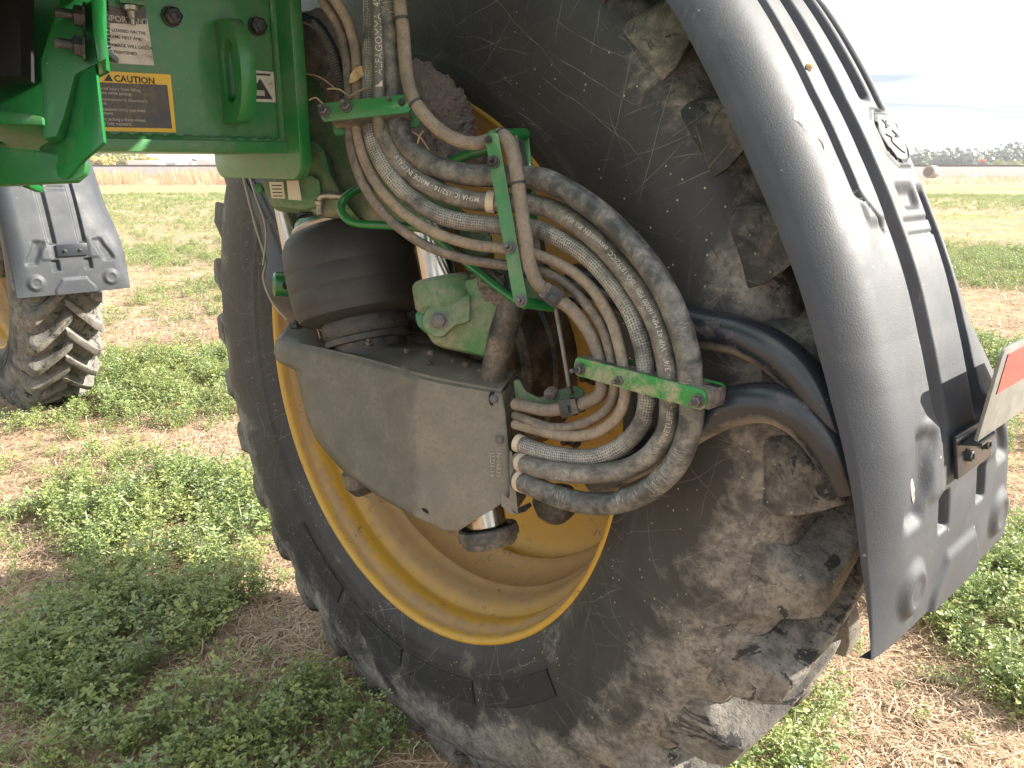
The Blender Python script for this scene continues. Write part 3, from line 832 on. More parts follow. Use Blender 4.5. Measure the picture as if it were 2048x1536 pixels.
bm = NB(); plate(bm, [D(-150, -48, 1.0), D(222, -48, .93), D(245, -56, .80), D(-150, -56, .80)], UPL * .012, .002); obj('top_plate', bm, GREEN_DARK, fr)  # unseen overhanging plate, added to shade the bracket's inside
bm = NB(); plate(bm, [D(-90, -60, 1.0), D(-90, 390, 1.0), D(-100, 400, .86), D(-100, -64, .86)], RTL * -.012, .002); obj('side_plate', bm, GREEN_DARK, fr)  # unseen left plate, added to keep skylight off the bracket
for x, y in ((158, 34), (158, 94)):
    bolt('hex_bolt', D(x + 14, y, .925), -RTL * .9 - AWAY * .4, .011, BOLTDARK, fr, stud=1.6)
cd = thing('cable_conduit', 'short black corrugated conduit hanging beside the foreground frame bracket', 'conduit', D(205, 120, .97))
bm = NB(); pth = spline([D(203, -20, .98), D(206, 60, .98), D(208, 110, .985), D(204, 146, .99)], 40)
tube(bm, pth, .0075, 14, rfun=lambda L, k: .0068 + .0012 * math.sin(L * 1400)); obj('conduit_hose', bm, CORRU, cd)
pxplate('conduit_clip', [(196, 92), (214, 95), (214, 108), (196, 106)], .965, .03, CORRU, cd, .002)

# ------------------------------------------------------------------ suspension strut: casting, airbag, two chrome rods
st = thing('suspension_strut', 'green suspension strut with black airbag and chrome rods behind the hoses', 'suspension strut', D(712, 560, 1.58))
ax_t, ax_b = D(690, 458, 1.64), D(728, 640, 1.64)
axd = (ax_b - ax_t).normalized(); axl = (ax_b - ax_t).length
pxm = lambda px, d=1.6: px * d / FPX
# upper casting
pxplate('upper_casting', [(606, 45, 1.50), (640, 70, 1.49), (690, 120, 1.48), (760, 215, 1.47), (830, 290, 1.46), (880, 345, 1.46), (905, 400, 1.46), (985, 470, 1.43), (985, 510, 1.43), (930, 520, 1.44), (860, 470, 1.47), (830, 445, 1.50), (720, 442, 1.53), (622, 420, 1.55), (606, 330, 1.54)], 1.5, .16, GREEN_DUSTY, st, .012)
pxplate('casting_rib', [(612, 278, 1.47), (634, 282, 1.46), (650, 300, 1.46), (660, 345, 1.46), (690, 400, 1.47), (715, 432, 1.48), (640, 428, 1.50), (612, 420, 1.50)], 1.46, .06, GREEN_DUSTY, st, .012)
pxplate('cover_box', [(520, 360, 1.50), (624, 350, 1.47), (640, 360, 1.47), (645, 412, 1.48), (605, 419, 1.49), (540, 412, 1.50)], 1.48, .05, GREEN_DUSTY, st, .006)
cb = st
for corners, nm in (([(538, 364), (566, 364), (570, 397), (543, 396)], 'cover_decal'), ([(573, 361), (597, 361), (603, 401), (577, 399)], 'cover_decal')):
    pxplate(nm, [(x, y, 1.4645 if nm else 0) for x, y in corners], 1.465, .0008, DECAL_CREAM, st, 0)
for k in range(4): pxplate('decal_line', [(543 + k, 370 + 7 * k), (563 + k, 370 + 7 * k), (563 + k, 372 + 7 * k), (543 + k, 372 + 7 * k)], 1.4638, .0003, INK_DARK, st, 0)
pxplate('cover_knob', [(508, 368), (516, 364), (524, 368), (524, 382), (516, 386), (508, 382)], 1.50, .02, GREEN, st, .004)
# airbag
prof_b = [(0, .0), (0, .100), (.004, .110), (.014, .122), (.035, .131), (.065, .1335), (.088, .1345), (.0895, .1341), (.091, .1345), (.115, .134), (.128, .1335), (.1295, .1331), (.131, .1335), (.150, .1325), (.168, .1305), (.1695, .1298), (.171, .1300),
          (.186, .125), (.196, .106), (.20, .090), (.20, 0)]
bm = NB(); lathe(bm, [(h * .95, r * 1.02) for h, r in prof_b], ax_t, axd, 64); obj('airbag', bm, RUBBERBAG, st)
bm = NB(); lathe(bm, [(.175, .085), (.198, .088), (.212, .089), (.222, .084), (.225, .088), (.236, .088), (.238, .076), (.30, .076), (.30, 0)], ax_t, axd, 48); obj('airbag_piston', bm, AIRBASE, st)
bm = NB(); lathe(bm, [(.004, .104), (-.004, .107), (-.008, .106), (-.010, .102), (-.010, 0)], ax_t, axd, 48); obj('bead_ring', bm, plain('bead_steel', (.42, .40, .35), .35, .6), st)
bm = NB(); lathe(bm, [(-.010, .100), (-.020, .099), (-.026, .094), (-.028, .06), (-.05, .055), (-.05, 0)], ax_t, axd, 48); obj('top_plate', bm, GREEN_CLEAN, st)
bolt('plate_stud', D(611, 432, 1.52), -axd, .010, BOLTDARK, st, stud=.8)
# air line elbow
bm = NB(); tube(bm, spline([D(641, 430, 1.48), D(639, 412, 1.48), D(640, 396, 1.475), D(652, 391, 1.47), D(690, 393, 1.46)], 8), .0055, 12, rfun=lambda L, k: .0062 + .0018 * (1 if (.018 < L < .028 or .05 < L < .066) else 0))
obj('air_fitting', bm, YELLOWFIT, st)
# rods
rt_, rb_ = D(866, 440, 1.42), D(979, 1050, 1.44)
rdv = (rb_ - rt_).normalized()
bm = NB(); lathe(bm, [(0, .0), (0, .0425), (.16, .0425), (.16, 0)], rt_, rdv, 48); obj('chrome_rod', bm, CHROME, st)
lt_ = D(573, 390, 1.66)
bm = NB(); lathe(bm, [(0, 0), (0, .030), (.22, .030), (.22, 0)], lt_, rdv, 32); obj('chrome_rod', bm, CHROME, st)
# lower casting round the right rod
col_c = D(888, 562, 1.385)
bm = NB(); lathe(bm, [(0, .0435), (-.002, .054), (.004, .0565), (.040, .0570), (.05, .050), (.05, 0)], col_c, rdv, 40); obj('rod_collar', bm, GREEN_DUSTY, st)
bm = NB(); lathe(bm, [(0, .052), (-.005, .051), (-.006, .0435), (.004, .043)], col_c, rdv, 40); obj('wiper_ring', bm, plain('wiper_grey', (.2, .2, .19), .5), st)
pxplate('lower_casting', [(846, 582, 1.35), (930, 558, 1.34), (985, 545, 1.33), (1040, 580, 1.33), (1055, 600, 1.33), (1030, 660, 1.34), (1010, 725, 1.36), (940, 706, 1.37), (868, 690, 1.38), (852, 668, 1.37)], 1.35, .10, GREEN_DUSTY, st, .012)
bm = NB(); ec = D(878, 641, 1.335)
nE = (D(878, 641, 1.0) - D(878, 641, 1.335)).normalized()
P = [ec + (RTL * math.cos(R(a)) + UPL * math.sin(R(a))) * .0275 for a in range(75, 300, 15)]
P += [D(908, 652, 1.335), D(940, 642, 1.335), D(940, 588, 1.335), D(900, 602, 1.335)]
plate(bm, P, AWAY * .03, .004); obj('bolt_ear', bm, GREEN_DUSTY, st)
bm = NB(); plate(bm, [D(x, y, 1.372) for x, y in ((838, 612), (858, 608), (872, 620), (868, 662), (852, 668), (834, 652), (828, 630))], AWAY * .05, .009); obj('casting_lobe', bm, GREEN_CLEAN, st)
bolt('ear_bolt', ec + nE * .001, nE, .0115, BOLT, st, stud=.15, washer=1.3)
# left ear beside the airbag
bm = NB(); lathe(bm, [(0, 0), (0, .02), (.004, .026), (.05, .026), (.08, .027), (.08, 0)], D(546, 568, 1.68), RTL + AWAY * .35, 28); obj('pivot_ear', bm, GREEN_CLEAN, st)
pxplate('pivot_hole', [(566, 566), (572, 564), (576, 570), (574, 578), (568, 579), (565, 573)], 1.645, .002, plain('hole_black', (.01, .01, .01), .9), st, 0)
pxplate('strut_back', [(573, 520, 1.68), (600, 540, 1.68), (640, 650, 1.66), (620, 660, 1.66), (590, 600, 1.68)], 1.68, .04, GREEN_DUSTY, st, .006)
# rubber foot under the guard with the lower end of the rod
bm = NB(); fc = D(977, 1066, 1.44); lathe(bm, [(-.06, 0), (-.06, .036), (.0, .036), (.0, 0)], fc, rdv, 40); obj('rod_end', bm, CHROME, st)
bm = NB(); lathe(bm, [(-.008, .040), (-.014, .047), (-.012, .053), (-.002, .056), (.006, .0555), (.008, .051), (.016, .050), (.022, .045), (.022, 0)], fc, rdv, 48); obj('rubber_boot', bm, DARKMETAL, st)
bm = NB(); lathe(bm, [(0, 0), (0, .038), (.02, .043), (.045, .036), (.06, .02), (.062, 0)], D(1108, 982, 1.50), Vector((0, 0, -1)) + RTL * .1, 32); obj('bump_stop', bm, DARKMETAL, st)
bm = NB(); lathe(bm, [(0, 0), (0, .03), (.03, .032), (.05, .02), (.05, 0)], D(712, 940, 1.60), Vector((0, 0, -1)) + RTL * .3, 24); obj('bump_stop', bm, DARKMETAL, st)
# wire guard loop and flat brace
bm = NB(); tube(bm, spline([D(760, 372, 1.42), D(722, 376, 1.40), D(694, 392, 1.385), D(682, 413, 1.38), D(690, 434, 1.375), D(716, 447, 1.37), D(790, 452, 1.36), D(850, 460, 1.36), D(900, 500, 1.36), D(945, 535, 1.34), D(1000, 578, 1.31), D(1034, 602, 1.29)], 10), .0072, 14)
obj('guard_wire', bm, GREEN_CLEAN, st)
bm = NB(); tube(bm, spline([D(770, 365, 1.42), D(860, 340, 1.40), D(930, 312, 1.36), D(985, 296, 1.32)], 8), .0085, 14); obj('brace_tube', bm, GREEN, st)
# thick dusty hose standing behind the casting, thin rod beside it
bh = thing('hydraulic_hose', 'thick short black hose with dried mud rising from behind the grey guard', 'hydraulic hose', D(985, 720, 1.40))
bm = NB(); tube(bm, spline([D(1045, 540, 1.33), D(1028, 600, 1.335), D(1006, 665, 1.35), D(990, 740, 1.38), D(985, 800, 1.40)], 10), .0235, 22); obj('hose_body', bm, DARKMETAL, bh)
rod_ = thing('linkage_rod', 'thin grey rod hanging in front of the yellow rim, left of the lower hose clamp', 'rod', D(1126, 700, 1.27))
bm = NB(); tube(bm, spline([D(1108, 600, 1.27), D(1112, 620, 1.27), D(1126, 700, 1.28), D(1141, 790, 1.30)], 8), .0034, 10); obj('rod_bar', bm, plain('rod_grey', (.20, .195, .18), .5), rod_)
bm = NB(); lathe(bm, [(0, 0), (0, .006), (.014, .006), (.016, .003), (.016, 0)], D(1138, 772, 1.295), (D(1141, 790, 1.30) - D(1138, 772, 1.295)), 12); obj('rod_end', bm, BOLT, rod_)
lk = thing('link_bracket', 'small dusty green bracket between guard and lower clamp holding the thin rod', 'bracket', D(1100, 800, 1.34))
pxplate('bracket_arm', [(1026, 760, 1.36), (1040, 757, 1.36), (1052, 782, 1.35), (1080, 796, 1.34), (1110, 782, 1.33), (1150, 770, 1.32), (1170, 778, 1.32), (1168, 800, 1.32), (1120, 812, 1.33), (1050, 812, 1.35), (1030, 800, 1.36)], 1.34, .035, GREEN_DUSTY, lk, .006)
bm = NB(); bmesh.ops.create_icosphere(bm, subdivisions=3, radius=.011)
for v in bm.verts: v.co = D(1102, 786, 1.322) + v.co * (1 + .3 * noise.noise(v.co * 120))
obj('mud_lump', bm, MUD, lk)
# black inner shield beside the airbag
shd = thing('inner_shield', 'black plastic shield standing between the tyre and the airbag', 'shield', D(550, 500, 1.78))
bm = NB()
rows = [[D(x, y, d + q * .03) for q, (x, d) in enumerate(zip((x0, (x0 * .62 + x1 * .38), x1), (1.84, 1.78, 1.72)))] for y, x0, x1 in
        ((320, 484, 560), (360, 492, 566), (410, 505, 572), (450, 520, 580), (500, 530, 590), (540, 527, 596), (580, 528, 602), (600, 545, 606), (640, 575, 610), (700, 600, 640))]
grid(bm, rows); ex = bmesh.ops.extrude_face_region(bm, geom=bm.faces[:]); bmesh.ops.translate(bm, vec=AWAY * .008, verts=[v for v in ex['geom'] if isinstance(v, bmesh.types.BMVert)])
obj('shield_panel', bm, BLACKPAINT, shd)
bm = NB(); tube(bm, spline([D(481, 330, 1.85), D(494, 385, 1.83), D(512, 455, 1.81), D(531, 520, 1.79), D(527, 558, 1.78), D(545, 605, 1.76), D(575, 640, 1.74)], 8), .003, 8); obj('shield_seam', bm, plain('seam_tan', (.30, .26, .2), .7), shd)
bm = NB(); tube(bm, spline([D(497, 345, 1.83), D(510, 390, 1.81), D(528, 440, 1.80), D(532, 480, 1.79), D(526, 530, 1.785)], 8), .0022, 8); obj('shield_seam', bm, plain('seam_tan_light', (.36, .32, .24), .7), shd)

# ------------------------------------------------------------------ grey sheet guard over the hub motor
gd = thing('hub_guard', 'bent dusty grey sheet metal guard over the hub motor, left of the hose ends', 'guard', D(800, 860, 1.42))
def gdep(x):
    k = np.interp(x, [545, 700, 790, 815, 840, 900, 1040], [1.69, 1.545, 1.458, 1.424, 1.403, 1.376, 1.322])
    return float(k)
gl = [(553, 682), (549, 705), (556, 722), (590, 738), (602, 780), (614, 835), (638, 885), (690, 945), (760, 992), (835, 1035), (900, 1063)]
gr = [(1003, 782), (1008, 802), (1011, 826), (1014, 860), (1018, 905), (1021, 950), (1022, 985), (1012, 1002), (990, 1016), (950, 1040), (912, 1064)]
top = [(553, 682), (600, 690), (660, 702), (720, 715), (780, 732), (815, 744), (870, 758), (940, 771), (1003, 782)]
def interp(P, k):
    k = k * (len(P) - 1); i = min(int(k), len(P) - 2); f = k - i
    return np.array(P[i]) * (1 - f) + np.array(P[i + 1]) * f
NX, NY = 44, 34
def gpt(u, v):
    L, Rr = interp(gl, v), interp(gr, v)
    p = L * (1 - u) + Rr * u
    tb = interp(top, u); base0 = np.array(gl[0]) * (1 - u) + np.array(gr[0]) * u
    p = p + (tb - base0) * (1 - v) ** 2
    return p
back = [(583, 641, 1.87), (600, 642, 1.86), (640, 662, 1.78), (655, 680, 1.74), (700, 690, 1.69), (760, 690, 1.60), (845, 689, 1.54), (868, 690, 1.525), (900, 704, 1.50), (960, 722, 1.46), (1033, 742, 1.42)]
rows = []
for q in (0, .25, .5, .75, .96):
    row = []
    for i in range(NX + 1):
        u = i / NX; b = interp(back, u); f = gpt(u, 0)
        k = q
        p0 = D(b[0], b[1], b[2]); p1 = D(f[0], f[1], gdep(f[0]) + .004)
        row.append(p0 * (1 - k) + p1 * k)
    rows.append(row)
for j in range(NY + 1):
    v = j / NY
    v = .012 + v * .988
    row = []
    for i in range(NX + 1):
        p = gpt(i / NX, v)
        # edges curl gently away from the viewer
        cu = .02 * max(0, (v - .82) / .18) ** 2 + .022 * max(0, (.05 - i / NX) / .05) ** 2 + .016 * max(0, (.05 - v) / .05) ** 2
        row.append(D(p[0], p[1], gdep(p[0]) + cu + .0015 * noise.noise(Vector((p[0] * .012, p[1] * .012, 0)))))
    rows.append(row)
bm = NB(); grid(bm, rows)
bmesh.ops.recalc_face_normals(bm, faces=bm.faces[:])
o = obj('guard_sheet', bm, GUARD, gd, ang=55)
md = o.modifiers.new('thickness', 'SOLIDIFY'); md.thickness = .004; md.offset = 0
pxplate('guard_end', [(1004, 786, 1.33), (1012, 778, 1.335), (1032, 748, 1.40), (1050, 757, 1.40), (1052, 995, 1.38), (1034, 1020, 1.36), (1024, 1000, 1.345), (1018, 905, 1.335)], 1.33, .012, DARKMETAL, gd, .002)
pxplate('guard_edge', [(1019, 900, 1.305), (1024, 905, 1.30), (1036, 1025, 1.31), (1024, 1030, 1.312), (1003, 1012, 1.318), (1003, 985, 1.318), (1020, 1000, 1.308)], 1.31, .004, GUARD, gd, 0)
pxplate('guard_flap', [(1024, 1022, 1.31), (1060, 1006, 1.33), (1064, 1012, 1.33), (1050, 1024, 1.32), (1032, 1028, 1.31)], 1.31, .006, DARKMETAL, gd, 0)
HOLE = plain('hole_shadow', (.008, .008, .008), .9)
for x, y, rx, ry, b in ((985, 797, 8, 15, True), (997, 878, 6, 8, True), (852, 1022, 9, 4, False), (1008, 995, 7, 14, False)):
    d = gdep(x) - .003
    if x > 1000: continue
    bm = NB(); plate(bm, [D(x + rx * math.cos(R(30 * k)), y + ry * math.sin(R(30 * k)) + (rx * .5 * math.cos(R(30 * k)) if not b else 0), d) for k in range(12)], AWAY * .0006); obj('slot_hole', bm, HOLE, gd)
    if b: bolt('guard_bolt', D(x + 3, y + 1, d - .001), -AWAY, .0062, BOLT, gd, stud=.4, washer=1.25)
bolt('guard_bolt', D(593, 655, 1.66), Z_ - AWAY * .2, .010, BOLTDARK, gd, stud=.3)
bolt('guard_bolt', D(738, 690, 1.535), Z_ - AWAY * .3, .007, BOLT, gd, stud=.8)
bolt('guard_bolt', D(860, 728, 1.44), Z_ - AWAY * .3, .004, BOLT, gd, stud=.5)
q = D(990, 905, gdep(990) - .0035)
for b, x in (('N-06835', 1001), ('LLD1-14', 988)):
    o0 = D(x - 8, 905, gdep(x) - .004); text_on('stamped_number', b, .0115, o0, -UPL, RTL, INK_GREY, gd, 0, .0)
# clods lying on the guard top
for i, (x, y, d, r) in enumerate(((705, 688, 1.575, .008), (812, 702, 1.50, .005), (862, 706, 1.48, .006), (930, 730, 1.43, .006), (960, 742, 1.41, .005), (905, 722, 1.45, .004))):
    bm = NB(); bmesh.ops.create_icosphere(bm, subdivisions=2, radius=r)
    off = Vector((i * 3.1, 0, 0))
    for v in bm.verts: v.co = D(x, y, d) + v.co * (1 + .45 * noise.noise(v.co * 160 + off))
    c_o = obj('mud_clod', bm, MUD, base=D(x, y, d), ang=50); props(c_o, ('largest mud clod on the guard top, at the foot of the airbag', 'tiny mud clod on the guard top just right of the airbag foot', 'mud clod on the guard top below the green bolt ear', 'mud clod on the guard top left of the thick short hose', 'mud clod on the guard top nearest the thick short hose', 'smallest mud clod in the middle of the guard top')[i], 'mud clod', 'mud clods on the guard')

# ------------------------------------------------------------------ unseen chassis frame, added overhead to shade the axle beam
ch = thing('added_chassis_frame', 'unseen green chassis frame added above the axle beam to shade it', 'chassis', (1.8, .95, .95))
bm = NB(); box(bm, (1.75, .72, .93), W_ * 2.6, A_ * .11, Z_ * .11, .01); obj('side_rail', bm, GREEN, ch)
bm = NB(); box(bm, (-.17, .52, .86), W_ * .33, A_ * .36, Z_ * .045, .006); obj('shade_saddle', bm, GREEN, ch)  # widened to keep the sun off the beam
for x in (-.6, .9, 2.4, 3.9):
    bm = NB(); box(bm, (x, 1.45, .93), W_ * .07, A_ * .62, Z_ * .07, .008); obj('added_cross_member', bm, GREEN, ch)

# ------------------------------------------------------------------ hose clamps
def strip(name, P, w, th, mat, parent, nrm_=None):
    """rounded flat bar along the two points P, w wide, th thick"""
    a, b = P; d = (b - a).normalized(); n = nrm_ if nrm_ is not None else -AWAY
    n = (n - d * n.dot(d)).normalized(); s = d.cross(n)
    pts = []
    for c, a0 in ((a, 90), (b, -90)):
        for k in range(5):
            an = R(a0 + 45 * k); q = .45
            pts.append(c + (d * math.cos(an) * q + s * math.sin(an)) * w * .5 if k not in (0, 4) else c + s * math.sin(an) * w * .5)
    bm = NB(); plate(bm, pts, -n * th, .0012); return obj(name, bm, mat, parent)
c1 = thing('hose_clamp', 'short green hose clamp with bolts, uppermost of the clamps, under the hoses hanging from above', 'hose clamp', D(730, 212, 1.27), 'green clamps holding the hose bundle')
nC1 = (-AWAY - RTL * .12 + UPL * .08).normalized()
a1, b1 = D(648, 224, 1.245), D(815, 206, 1.225)
strip('front_bar', (a1, b1), pxm(38, 1.235), .005, GREEN, c1, nC1)
dC1 = (b1 - a1).normalized(); uC1 = dC1.cross(nC1).normalized(); uC1 = uC1 if uC1.z > 0 else -uC1
mC1 = (a1 + b1) / 2
bm = NB(); box(bm, mC1 - nC1 * .028, dC1 * .062, uC1 * .009, -nC1 * .020, .002); obj('clamp_block', bm, CLAMP_PLASTIC, c1)
strip('back_bar', (a1 - nC1 * .056, b1 - nC1 * .056), pxm(38, 1.235), .005, GREEN, c1, nC1)
for x, y, m in ((648, 222, BOLT), (693, 213, BOLT), (783, 205, BOLT)): bolt('clamp_bolt', Vector(D(x, y, 1.238)), nC1, .0066, m, c1, stud=2.0, washer=1.5)
bolt('clamp_screw', D(804, 204, 1.2245), nC1, .004, BOLTDARK, c1, stud=.6)

c2 = thing('hose_clamp', 'long upright green hose clamp with four bolts in the middle of the hose bundle', 'hose clamp', D(1010, 430, 1.22), 'green clamps holding the hose bundle')
nC2 = (-AWAY - RTL * .25).normalized()
a2, b2 = D(983, 272, 1.205), D(1041, 602, 1.215)
strip('front_bar', (a2, b2), pxm(29, 1.21), .005, GREEN, c2, nC2)
strip('back_bar', (D(1044, 268, 1.29), D(1075, 560, 1.30)), pxm(26, 1.29), .005, GREEN, c2, nC2)
bm = NB(); tube(bm, [D(985, 274, 1.212), D(1048, 269, 1.275)], .0105, 20); obj('upper_spacer', bm, GREEN_CLEAN, c2)
bm = NB(); tube(bm, [D(1041, 604, 1.222), D(1104, 613, 1.26)], .0085, 20); obj('lower_spacer', bm, GREEN_CLEAN, c2)
dC2 = (b2 - a2).normalized(); sC2 = dC2.cross(nC2).normalized()
for x, y in ((1046, 430), ):
    bm = NB(); box(bm, D(1043, 330, 1.255), dC2 * .04, sC2 * .006, -nC2 * .022, .002); obj('clamp_block', bm, CLAMP_PLASTIC, c2)
    bm = NB(); box(bm, D(1080, 500, 1.27), dC2 * .030, sC2 * .006, -nC2 * .022, .002); obj('clamp_block', bm, CLAMP_PLASTIC, c2)
bolt('clamp_bolt', D(977, 279, 1.204), nC2, .0042, BOLTDARK, c2, stud=.6)
for x, y, m in ((987, 324, BOLTDARK), (1018, 495, BOLT), (1042, 602, BOLT)): bolt('clamp_bolt', D(x, y, 1.206), nC2, .0066, m, c2, stud=1.9, washer=1.5)
pxplate('foot_plate', [(1036, 560, 1.225), (1052, 556, 1.235), (1100, 606, 1.25), (1060, 616, 1.23), (1045, 618, 1.222)], 1.22, .006, GREEN_DUSTY, c2, .001)

c3 = thing('hose_clamp', 'dusty slanting green hose clamp with three bolts, lowest clamp, left of the black tubes', 'hose clamp', D(1290, 760, 1.13), 'green clamps holding the hose bundle')
a3, b3 = D(1154, 733, 1.200), D(1402, 800, 1.055)
nC3 = Vector((-.55, 1, 0)).normalized()
dC3 = (b3 - a3).normalized(); nC3 = (nC3 - dC3 * nC3.dot(dC3)).normalized()
if nC3.dot(Vector(CAML) - a3) < 0: nC3 = -nC3
uC3 = dC3.cross(nC3).normalized(); uC3 = uC3 if uC3.z > 0 else -uC3
strip('front_bar', (a3, b3), .0285, .005, GREEN_WORN, c3, nC3)
L3 = (b3 - a3).length; m3 = (a3 + b3) / 2 + dC3 * .002
bm = NB(); box(bm, m3 - nC3 * .0255, dC3 * (L3 / 2 + .008), uC3 * .0128, -nC3 * .020, .002); obj('clamp_block', bm, CLAMP_PLASTIC, c3)
strip('back_bar', (a3 - nC3 * .048, b3 - nC3 * .048), .0285, .005, GREEN_WORN, c3, nC3)
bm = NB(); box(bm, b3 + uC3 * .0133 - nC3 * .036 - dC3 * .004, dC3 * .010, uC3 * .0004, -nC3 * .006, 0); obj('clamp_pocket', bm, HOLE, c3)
for x, y, d in ((1160, 738, 1.196), (1243, 760, 1.150), (1396, 802, 1.056)): bolt('clamp_bolt', D(x, y, d), nC3, .0066, BOLT, c3, stud=1.9, washer=1.5)

# ------------------------------------------------------------------ hydraulic hoses of the bundle
HOSES = {}
def hose(key, label, pts, r, mat, sub=10, seg=18):
    P = spline([D(*p) for p in pts], sub)
    o = thing('hydraulic_hose', label, 'hydraulic hose', P[0], 'hoses of the suspension bundle')
    bm = NB(); tube(bm, P, r, seg); b = obj('hose_body', bm, mat, o, ang=60)
    HOSES[key] = (o, P, r, b)
    return o
hA = hose('A', 'thickest dark hose with worn white streaks, outermost curve of the hose bundle',
     [(768, -120, 1.22), (774, 0, 1.235), (780, 100, 1.25), (787, 190, 1.262), (796, 245, 1.268), (815, 292, 1.272), (862, 330, 1.268), (925, 348, 1.262), (985, 352, 1.255), (1050, 354, 1.235), (1105, 366, 1.205), (1190, 419, 1.16),
      (1259, 484, 1.125), (1317, 559, 1.10), (1357, 644, 1.085), (1376, 713, 1.082), (1380, 765, 1.085), (1384, 815, 1.092), (1376, 870, 1.105), (1350, 930, 1.125), (1300, 978, 1.15), (1240, 1003, 1.18), (1180, 1007, 1.21), (1120, 994, 1.245), (1070, 974, 1.275), (1036, 958, 1.31)], .0173, HOSE_BIG, 10, 24)
hB = hose('B', 'dusty hose with white printed lettering, second from the outside of the hose bundle',
     [(748, -120, 1.24), (756, 0, 1.255), (762, 100, 1.265), (762, 190, 1.276), (764, 245, 1.28), (779, 292, 1.28), (812, 341, 1.278), (868, 378, 1.272), (935, 399, 1.266), (990, 405, 1.258), (1060, 408, 1.24), (1122, 427, 1.215), (1207, 493, 1.17),
      (1270, 571, 1.14), (1312, 645, 1.12), (1331, 713, 1.112), (1337, 755, 1.112), (1340, 810, 1.118), (1333, 862, 1.13), (1300, 910, 1.15), (1250, 938, 1.175), (1190, 948, 1.205), (1125, 945, 1.24), (1075, 936, 1.27), (1036, 922, 1.31)], .0151, HOSE_TEXT, 10, 24)
hC = hose('C', 'braided grey hose, third from the outside of the hose bundle',
     [(738, -120, 1.25), (744, 0, 1.262), (742, 100, 1.272), (740, 190, 1.282), (740, 245, 1.285), (752, 300, 1.285), (786, 358, 1.28), (838, 408, 1.275), (900, 438, 1.268), (985, 450, 1.255), (1060, 455, 1.24), (1108, 472, 1.225), (1173, 512, 1.20),
      (1228, 572, 1.175), (1264, 630, 1.155), (1286, 696, 1.145), (1292, 745, 1.145), (1294, 801, 1.15), (1282, 848, 1.165), (1245, 890, 1.19), (1190, 914, 1.22), (1122, 911, 1.26), (1075, 900, 1.285), (1036, 886, 1.31)], .0137, HOSE_BRAID, 10, 22)
hD = hose('D', 'thin tan dusty hose, fourth from the outside of the hose bundle',
     [(640, -90, 1.22), (668, -10, 1.25), (698, 50, 1.27), (712, 110, 1.28), (715, 190, 1.287), (713, 245, 1.29), (725, 310, 1.288), (755, 370, 1.285), (803, 423, 1.278), (865, 463, 1.27), (940, 488, 1.262), (1010, 497, 1.252), (1060, 505, 1.24), (1110, 524, 1.228), (1149, 546, 1.215), (1187, 581, 1.20),
      (1222, 640, 1.18), (1240, 700, 1.17), (1248, 750, 1.168), (1249, 798, 1.175), (1231, 838, 1.19), (1184, 868, 1.22), (1122, 871, 1.255), (1071, 859, 1.285), (1030, 848, 1.325)], .0087, HOSE_TAN, 10, 16)
hE = hose('E', 'thin grey dusty hose, innermost long curve of the hose bundle',
     [(610, -90, 1.23), (640, -10, 1.26), (676, 50, 1.28), (692, 110, 1.285), (698, 190, 1.29), (698, 245, 1.292), (706, 310, 1.292), (733, 380, 1.29), (783, 442, 1.284), (850, 490, 1.276), (930, 518, 1.268), (1010, 530, 1.258), (1060, 536, 1.25), (1100, 548, 1.24), (1135, 570, 1.228), (1165, 600, 1.215),
      (1202, 650, 1.195), (1220, 705, 1.186), (1227, 750, 1.185), (1228, 788, 1.19), (1210, 822, 1.205), (1167, 847, 1.23), (1112, 856, 1.262), (1064, 844, 1.29), (1030, 830, 1.325)], .0078, HOSE_THIN, 10, 16)
hS = hose('S', 'hose in a tan woven cloth sleeve looping over the upright clamp',
     [(790, -120, 1.19), (799, 0, 1.215), (806, 60, 1.222), (811, 130, 1.23), (820, 180, 1.228), (836, 213, 1.225), (868, 250, 1.228), (905, 276, 1.232), (945, 287, 1.235), (978, 280, 1.235), (1003, 270, 1.215), (1020, 290, 1.195), (1032, 340, 1.19), (1042, 410, 1.192), (1052, 478, 1.196), (1060, 530, 1.20), (1075, 566, 1.205), (1106, 592, 1.212),
      (1146, 622, 1.215), (1180, 668, 1.21), (1198, 713, 1.205), (1204, 750, 1.205), (1200, 788, 1.212), (1168, 806, 1.235), (1132, 816, 1.255), (1091, 820, 1.28), (1030, 808, 1.33)], .0104, SLEEVE, 10, 18)
hG = hose('G', 'grey hose with ALFAGOMMA lettering hanging straight down from the top beside the sleeve', [(746, -120, 1.215), (752, -10, 1.226), (757, 90, 1.236), (757, 190, 1.246), (757, 245, 1.262), (768, 300, 1.30)], .0098, hose_mat('hose_grey_weathered', (.075, .073, .066), dust=(.22, .205, .17), lo=.35, hi=.7), 10, 20)
hK = thing('corrugated_conduit', 'black corrugated conduit bending down to the uppermost clamp', 'conduit', D(684, 180, 1.30), None)
P = spline([D(560, 40, 1.36), D(590, 33, 1.345), D(625, 42, 1.33), D(652, 75, 1.315), D(671, 118, 1.305), D(683, 165, 1.30), D(690, 215, 1.30)], 60)
bm = NB(); tube(bm, P, .0085, 16, rfun=lambda L, k: .0086 + (.0011 * math.sin(L * 1250) if k > .36 else 0)); obj('conduit_hose', bm, CORRU, hK, ang=60)

